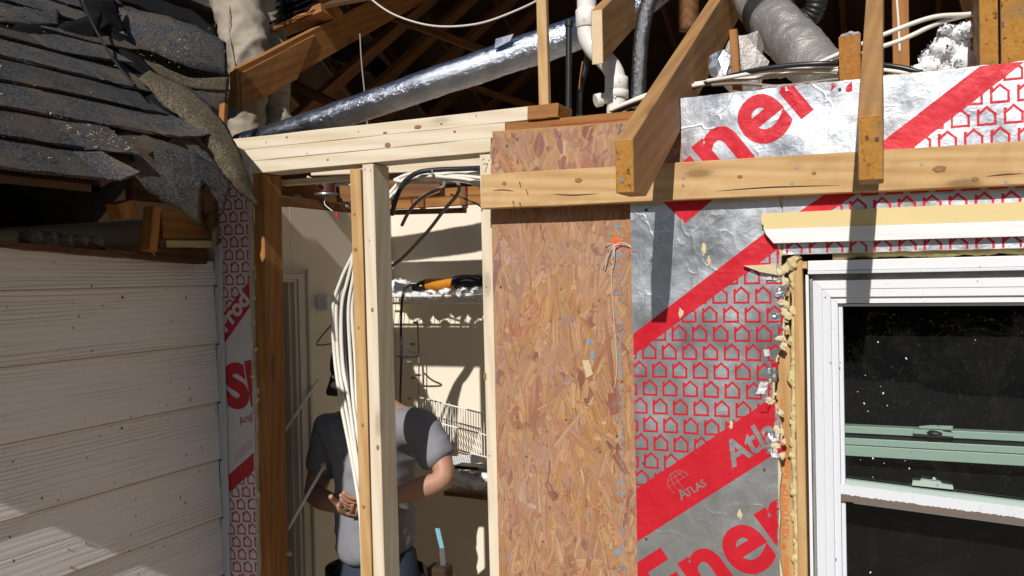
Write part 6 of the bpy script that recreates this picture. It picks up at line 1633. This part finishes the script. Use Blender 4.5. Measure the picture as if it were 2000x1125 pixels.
# tool belt, pouches and phone-sized tool in the hands
tb = thing('tool_belt', 'brown leather tool belt with pouches round the waist of the person in the closet', 'tool belt', B(737, 1080))
V = []; F = []; n = 28
for zz in (-.022, .022):
    for k in range(n): V.append((hipc.x + (.192)*math.cos(6.283*k/n), hipc.y + .146*math.sin(6.283*k/n), B(737, 1122).z + zz))
for k in range(n): F.append((k, (k+1) % n, n+(k+1) % n, n+k))
mk('belt', V, F, LEATH, tb, smooth=True)
for px, py, sc, mt in ((858, 1110, 1.0, LEATH), (664, 1110, 1.1, BLKC)):
    p = B(px, py, .36); o = box('pouch', (p.x - .036*sc, p.y - .03, p.z - .16), (p.x + .036*sc, p.y + .035, p.z + .012*sc), mt, tb, .012); wrinkle(o, .006, 20, px)
hk = thing('hand_tool', 'flat tool with a light blue handle sticking out of the belt pouch', 'tool', B(858, 1065, .40))
board('handle', B(863, 1070, .36), B(854, 1032, .35), .004, .017, (plain('light blue plastic', (.22, .50, .60), .5),)*2, up=(1, 0, 0), parent=hk, seg=2); board('blade', B(866, 1110, .36), B(863, 1070, .36), .005, .022, (STEEL, STEEL), up=(1, 0, 0), parent=hk, seg=2)
ph = tag(box('small_device', tuple((wrL + wrR)/2 + Vector((-.035, -.045, -.012))), tuple((wrL + wrR)/2 + Vector((.035, .06, .006))), BLACK, bev=.004), 'small black device held in both hands of the person in the closet', 'device')

# --- worker on the roof: only the legs are in view
ya_ = .86
def A_(px, py, y=ya_): return at(px, py, y=y)
pr_ = thing('person', 'person in khaki work trousers standing in the torn roof at the upper left', 'person', Vector((A_(490, 300).x, ya_, 2.44)))
J = []; E_ = []
pel = A_(462, -95); kL = A_(487, 130, .79); aL = A_(478, 322, .86); kR = A_(526, 120, .98); aR = A_(548, 322, 1.0)
i0 = addj(pel, .14, .11); i1 = addj(pel + Vector((0, .0, .25)), .14, .105, i0); i2 = addj(pel + Vector((.02, -.08, .46)), .15, .11, i1); i3 = addj(pel + Vector((.03, -.12, .60)), .075, .065, i2); i4 = addj(pel + Vector((.03, -.14, .68)), .052, .052, i3)
hc2 = pel + Vector((.03, -.19, .80)); addj(hc2 - Vector((0, 0, .05)), .05, .05, i4)
for sg in (-1, 1):
    sh = pel + Vector((.03 + .19*sg, -.10, .54)); el_ = sh + Vector((.06*sg, -.10, -.27)); wr_ = el_ + Vector((-.03*sg, -.20, -.10))
    a = addj(sh, .06, .06, i3); b = addj(el_, .043, .043, a); c = addj(el_.lerp(wr_, .35), .042, .04, b); d = addj(wr_, .027, .023, c)
    hand(J, E_, wr_, d, wr_ - el_, Vector((0, -.2, -1)), Vector((-sg, 0, 0)), 1.0, .4)
for hp, kn, an in ((pel + Vector((-.05, -.02, -.08)), kL, aL), (A_(508, -60, .97), kR, aR)):
    a = addj(hp, .070, .070, i0); b = addj(kn, .052, .052, a); c = addj(an, .042, .042, b); addj(an + Vector((.06, -.11, -.05)), .04, .032, c)
skin_mesh('body', J, E_, SKIN, pr_)
from_bm('head', head(None, hc2, Vector((.2, -1, -.5)), Vector((0, -.2, 1))), SKIN, pr_, smooth=True)
bm = bmesh.new(); bmesh.ops.create_icosphere(bm, subdivisions=3, radius=1)
bmesh.ops.delete(bm, geom=[v for v in bm.verts if v.co.z < -.1 and v.co.y < .2], context='VERTS')
for v in bm.verts: v.co = hc2 + Vector((v.co.x*.088, v.co.y*.11 + .01, v.co.z*.126 + .012))
from_bm('hair', bm, HAIR, pr_, smooth=True)
J2 = []; E2 = []
h0 = a2(pel + Vector((0, 0, .10)), .15, .12); h1 = a2(pel + Vector((0, 0, .0)), .155, .13, h0)
legs = (((446, -70, .84, .125), (464, 15, .82, .122), (480, 75, .80, .104), (487, 130, .79, .088), (481, 205, .83, .084), (478, 320, .86, .086)), ((508, -70, .96, .115), (514, 20, .97, .10), (526, 120, .98, .085), (536, 205, .99, .078), (548, 320, 1.0, .08)))
for lg in legs:
    pv_ = h1
    for (qx, qy, qd, qr) in lg: pv_ = a2(A_(qx, qy, qd), qr, qr, pv_)
tr_o = skin_mesh('trousers', J2, E2, KHAKI, pr_, 4); wrinkle(tr_o, .006, 9, 2, 1.2); wrinkle(tr_o, .006, 24, 6, 1.5); folds(tr_o, .020, .16, (.9, 0, .55), 4); folds(tr_o, .012, .10, (-.75, .2, .7), 8)
tube('trouser_seam', [A_(448, 10, .715), A_(447, 45, .70), A_(450, 85, .698), A_(457, 120, .70), A_(462, 150, .70)], .0030, KHAKI, tr_o, n=6)
J2 = []; E2 = []
s0 = a2(A_(468, 14, .82), .168, .158); s1 = a2(pel + Vector((0, .0, .25)), .17, .13, s0); s2 = a2(pel + Vector((.02, -.08, .46)), .178, .135, s1); s3 = a2(pel + Vector((.03, -.11, .57)), .11, .085, s2)
for sg in (-1, 1):
    sh = pel + Vector((.03 + .19*sg, -.10, .54)); el_ = sh + Vector((.06*sg, -.10, -.27)); a = a2(sh, .078, .078, s3); a2(sh.lerp(el_, .9), .062, .062, a)
so = skin_mesh('work_shirt', J2, E2, BLKC, pr_, 2); wrinkle(so, .010, 10, 6)
for an in (aL, aR):
    bm = bmesh.new(); bmesh.ops.create_icosphere(bm, subdivisions=3, radius=1)
    for v in bm.verts: v.co = an + Vector((.04, -.07, -.045)) + Vector((v.co.x*.05 + .03*v.co.y*-.4, v.co.y*.14, max(-.04, v.co.z*.055)))
    from_bm('boot', bm, BOOT, pr_, smooth=True)
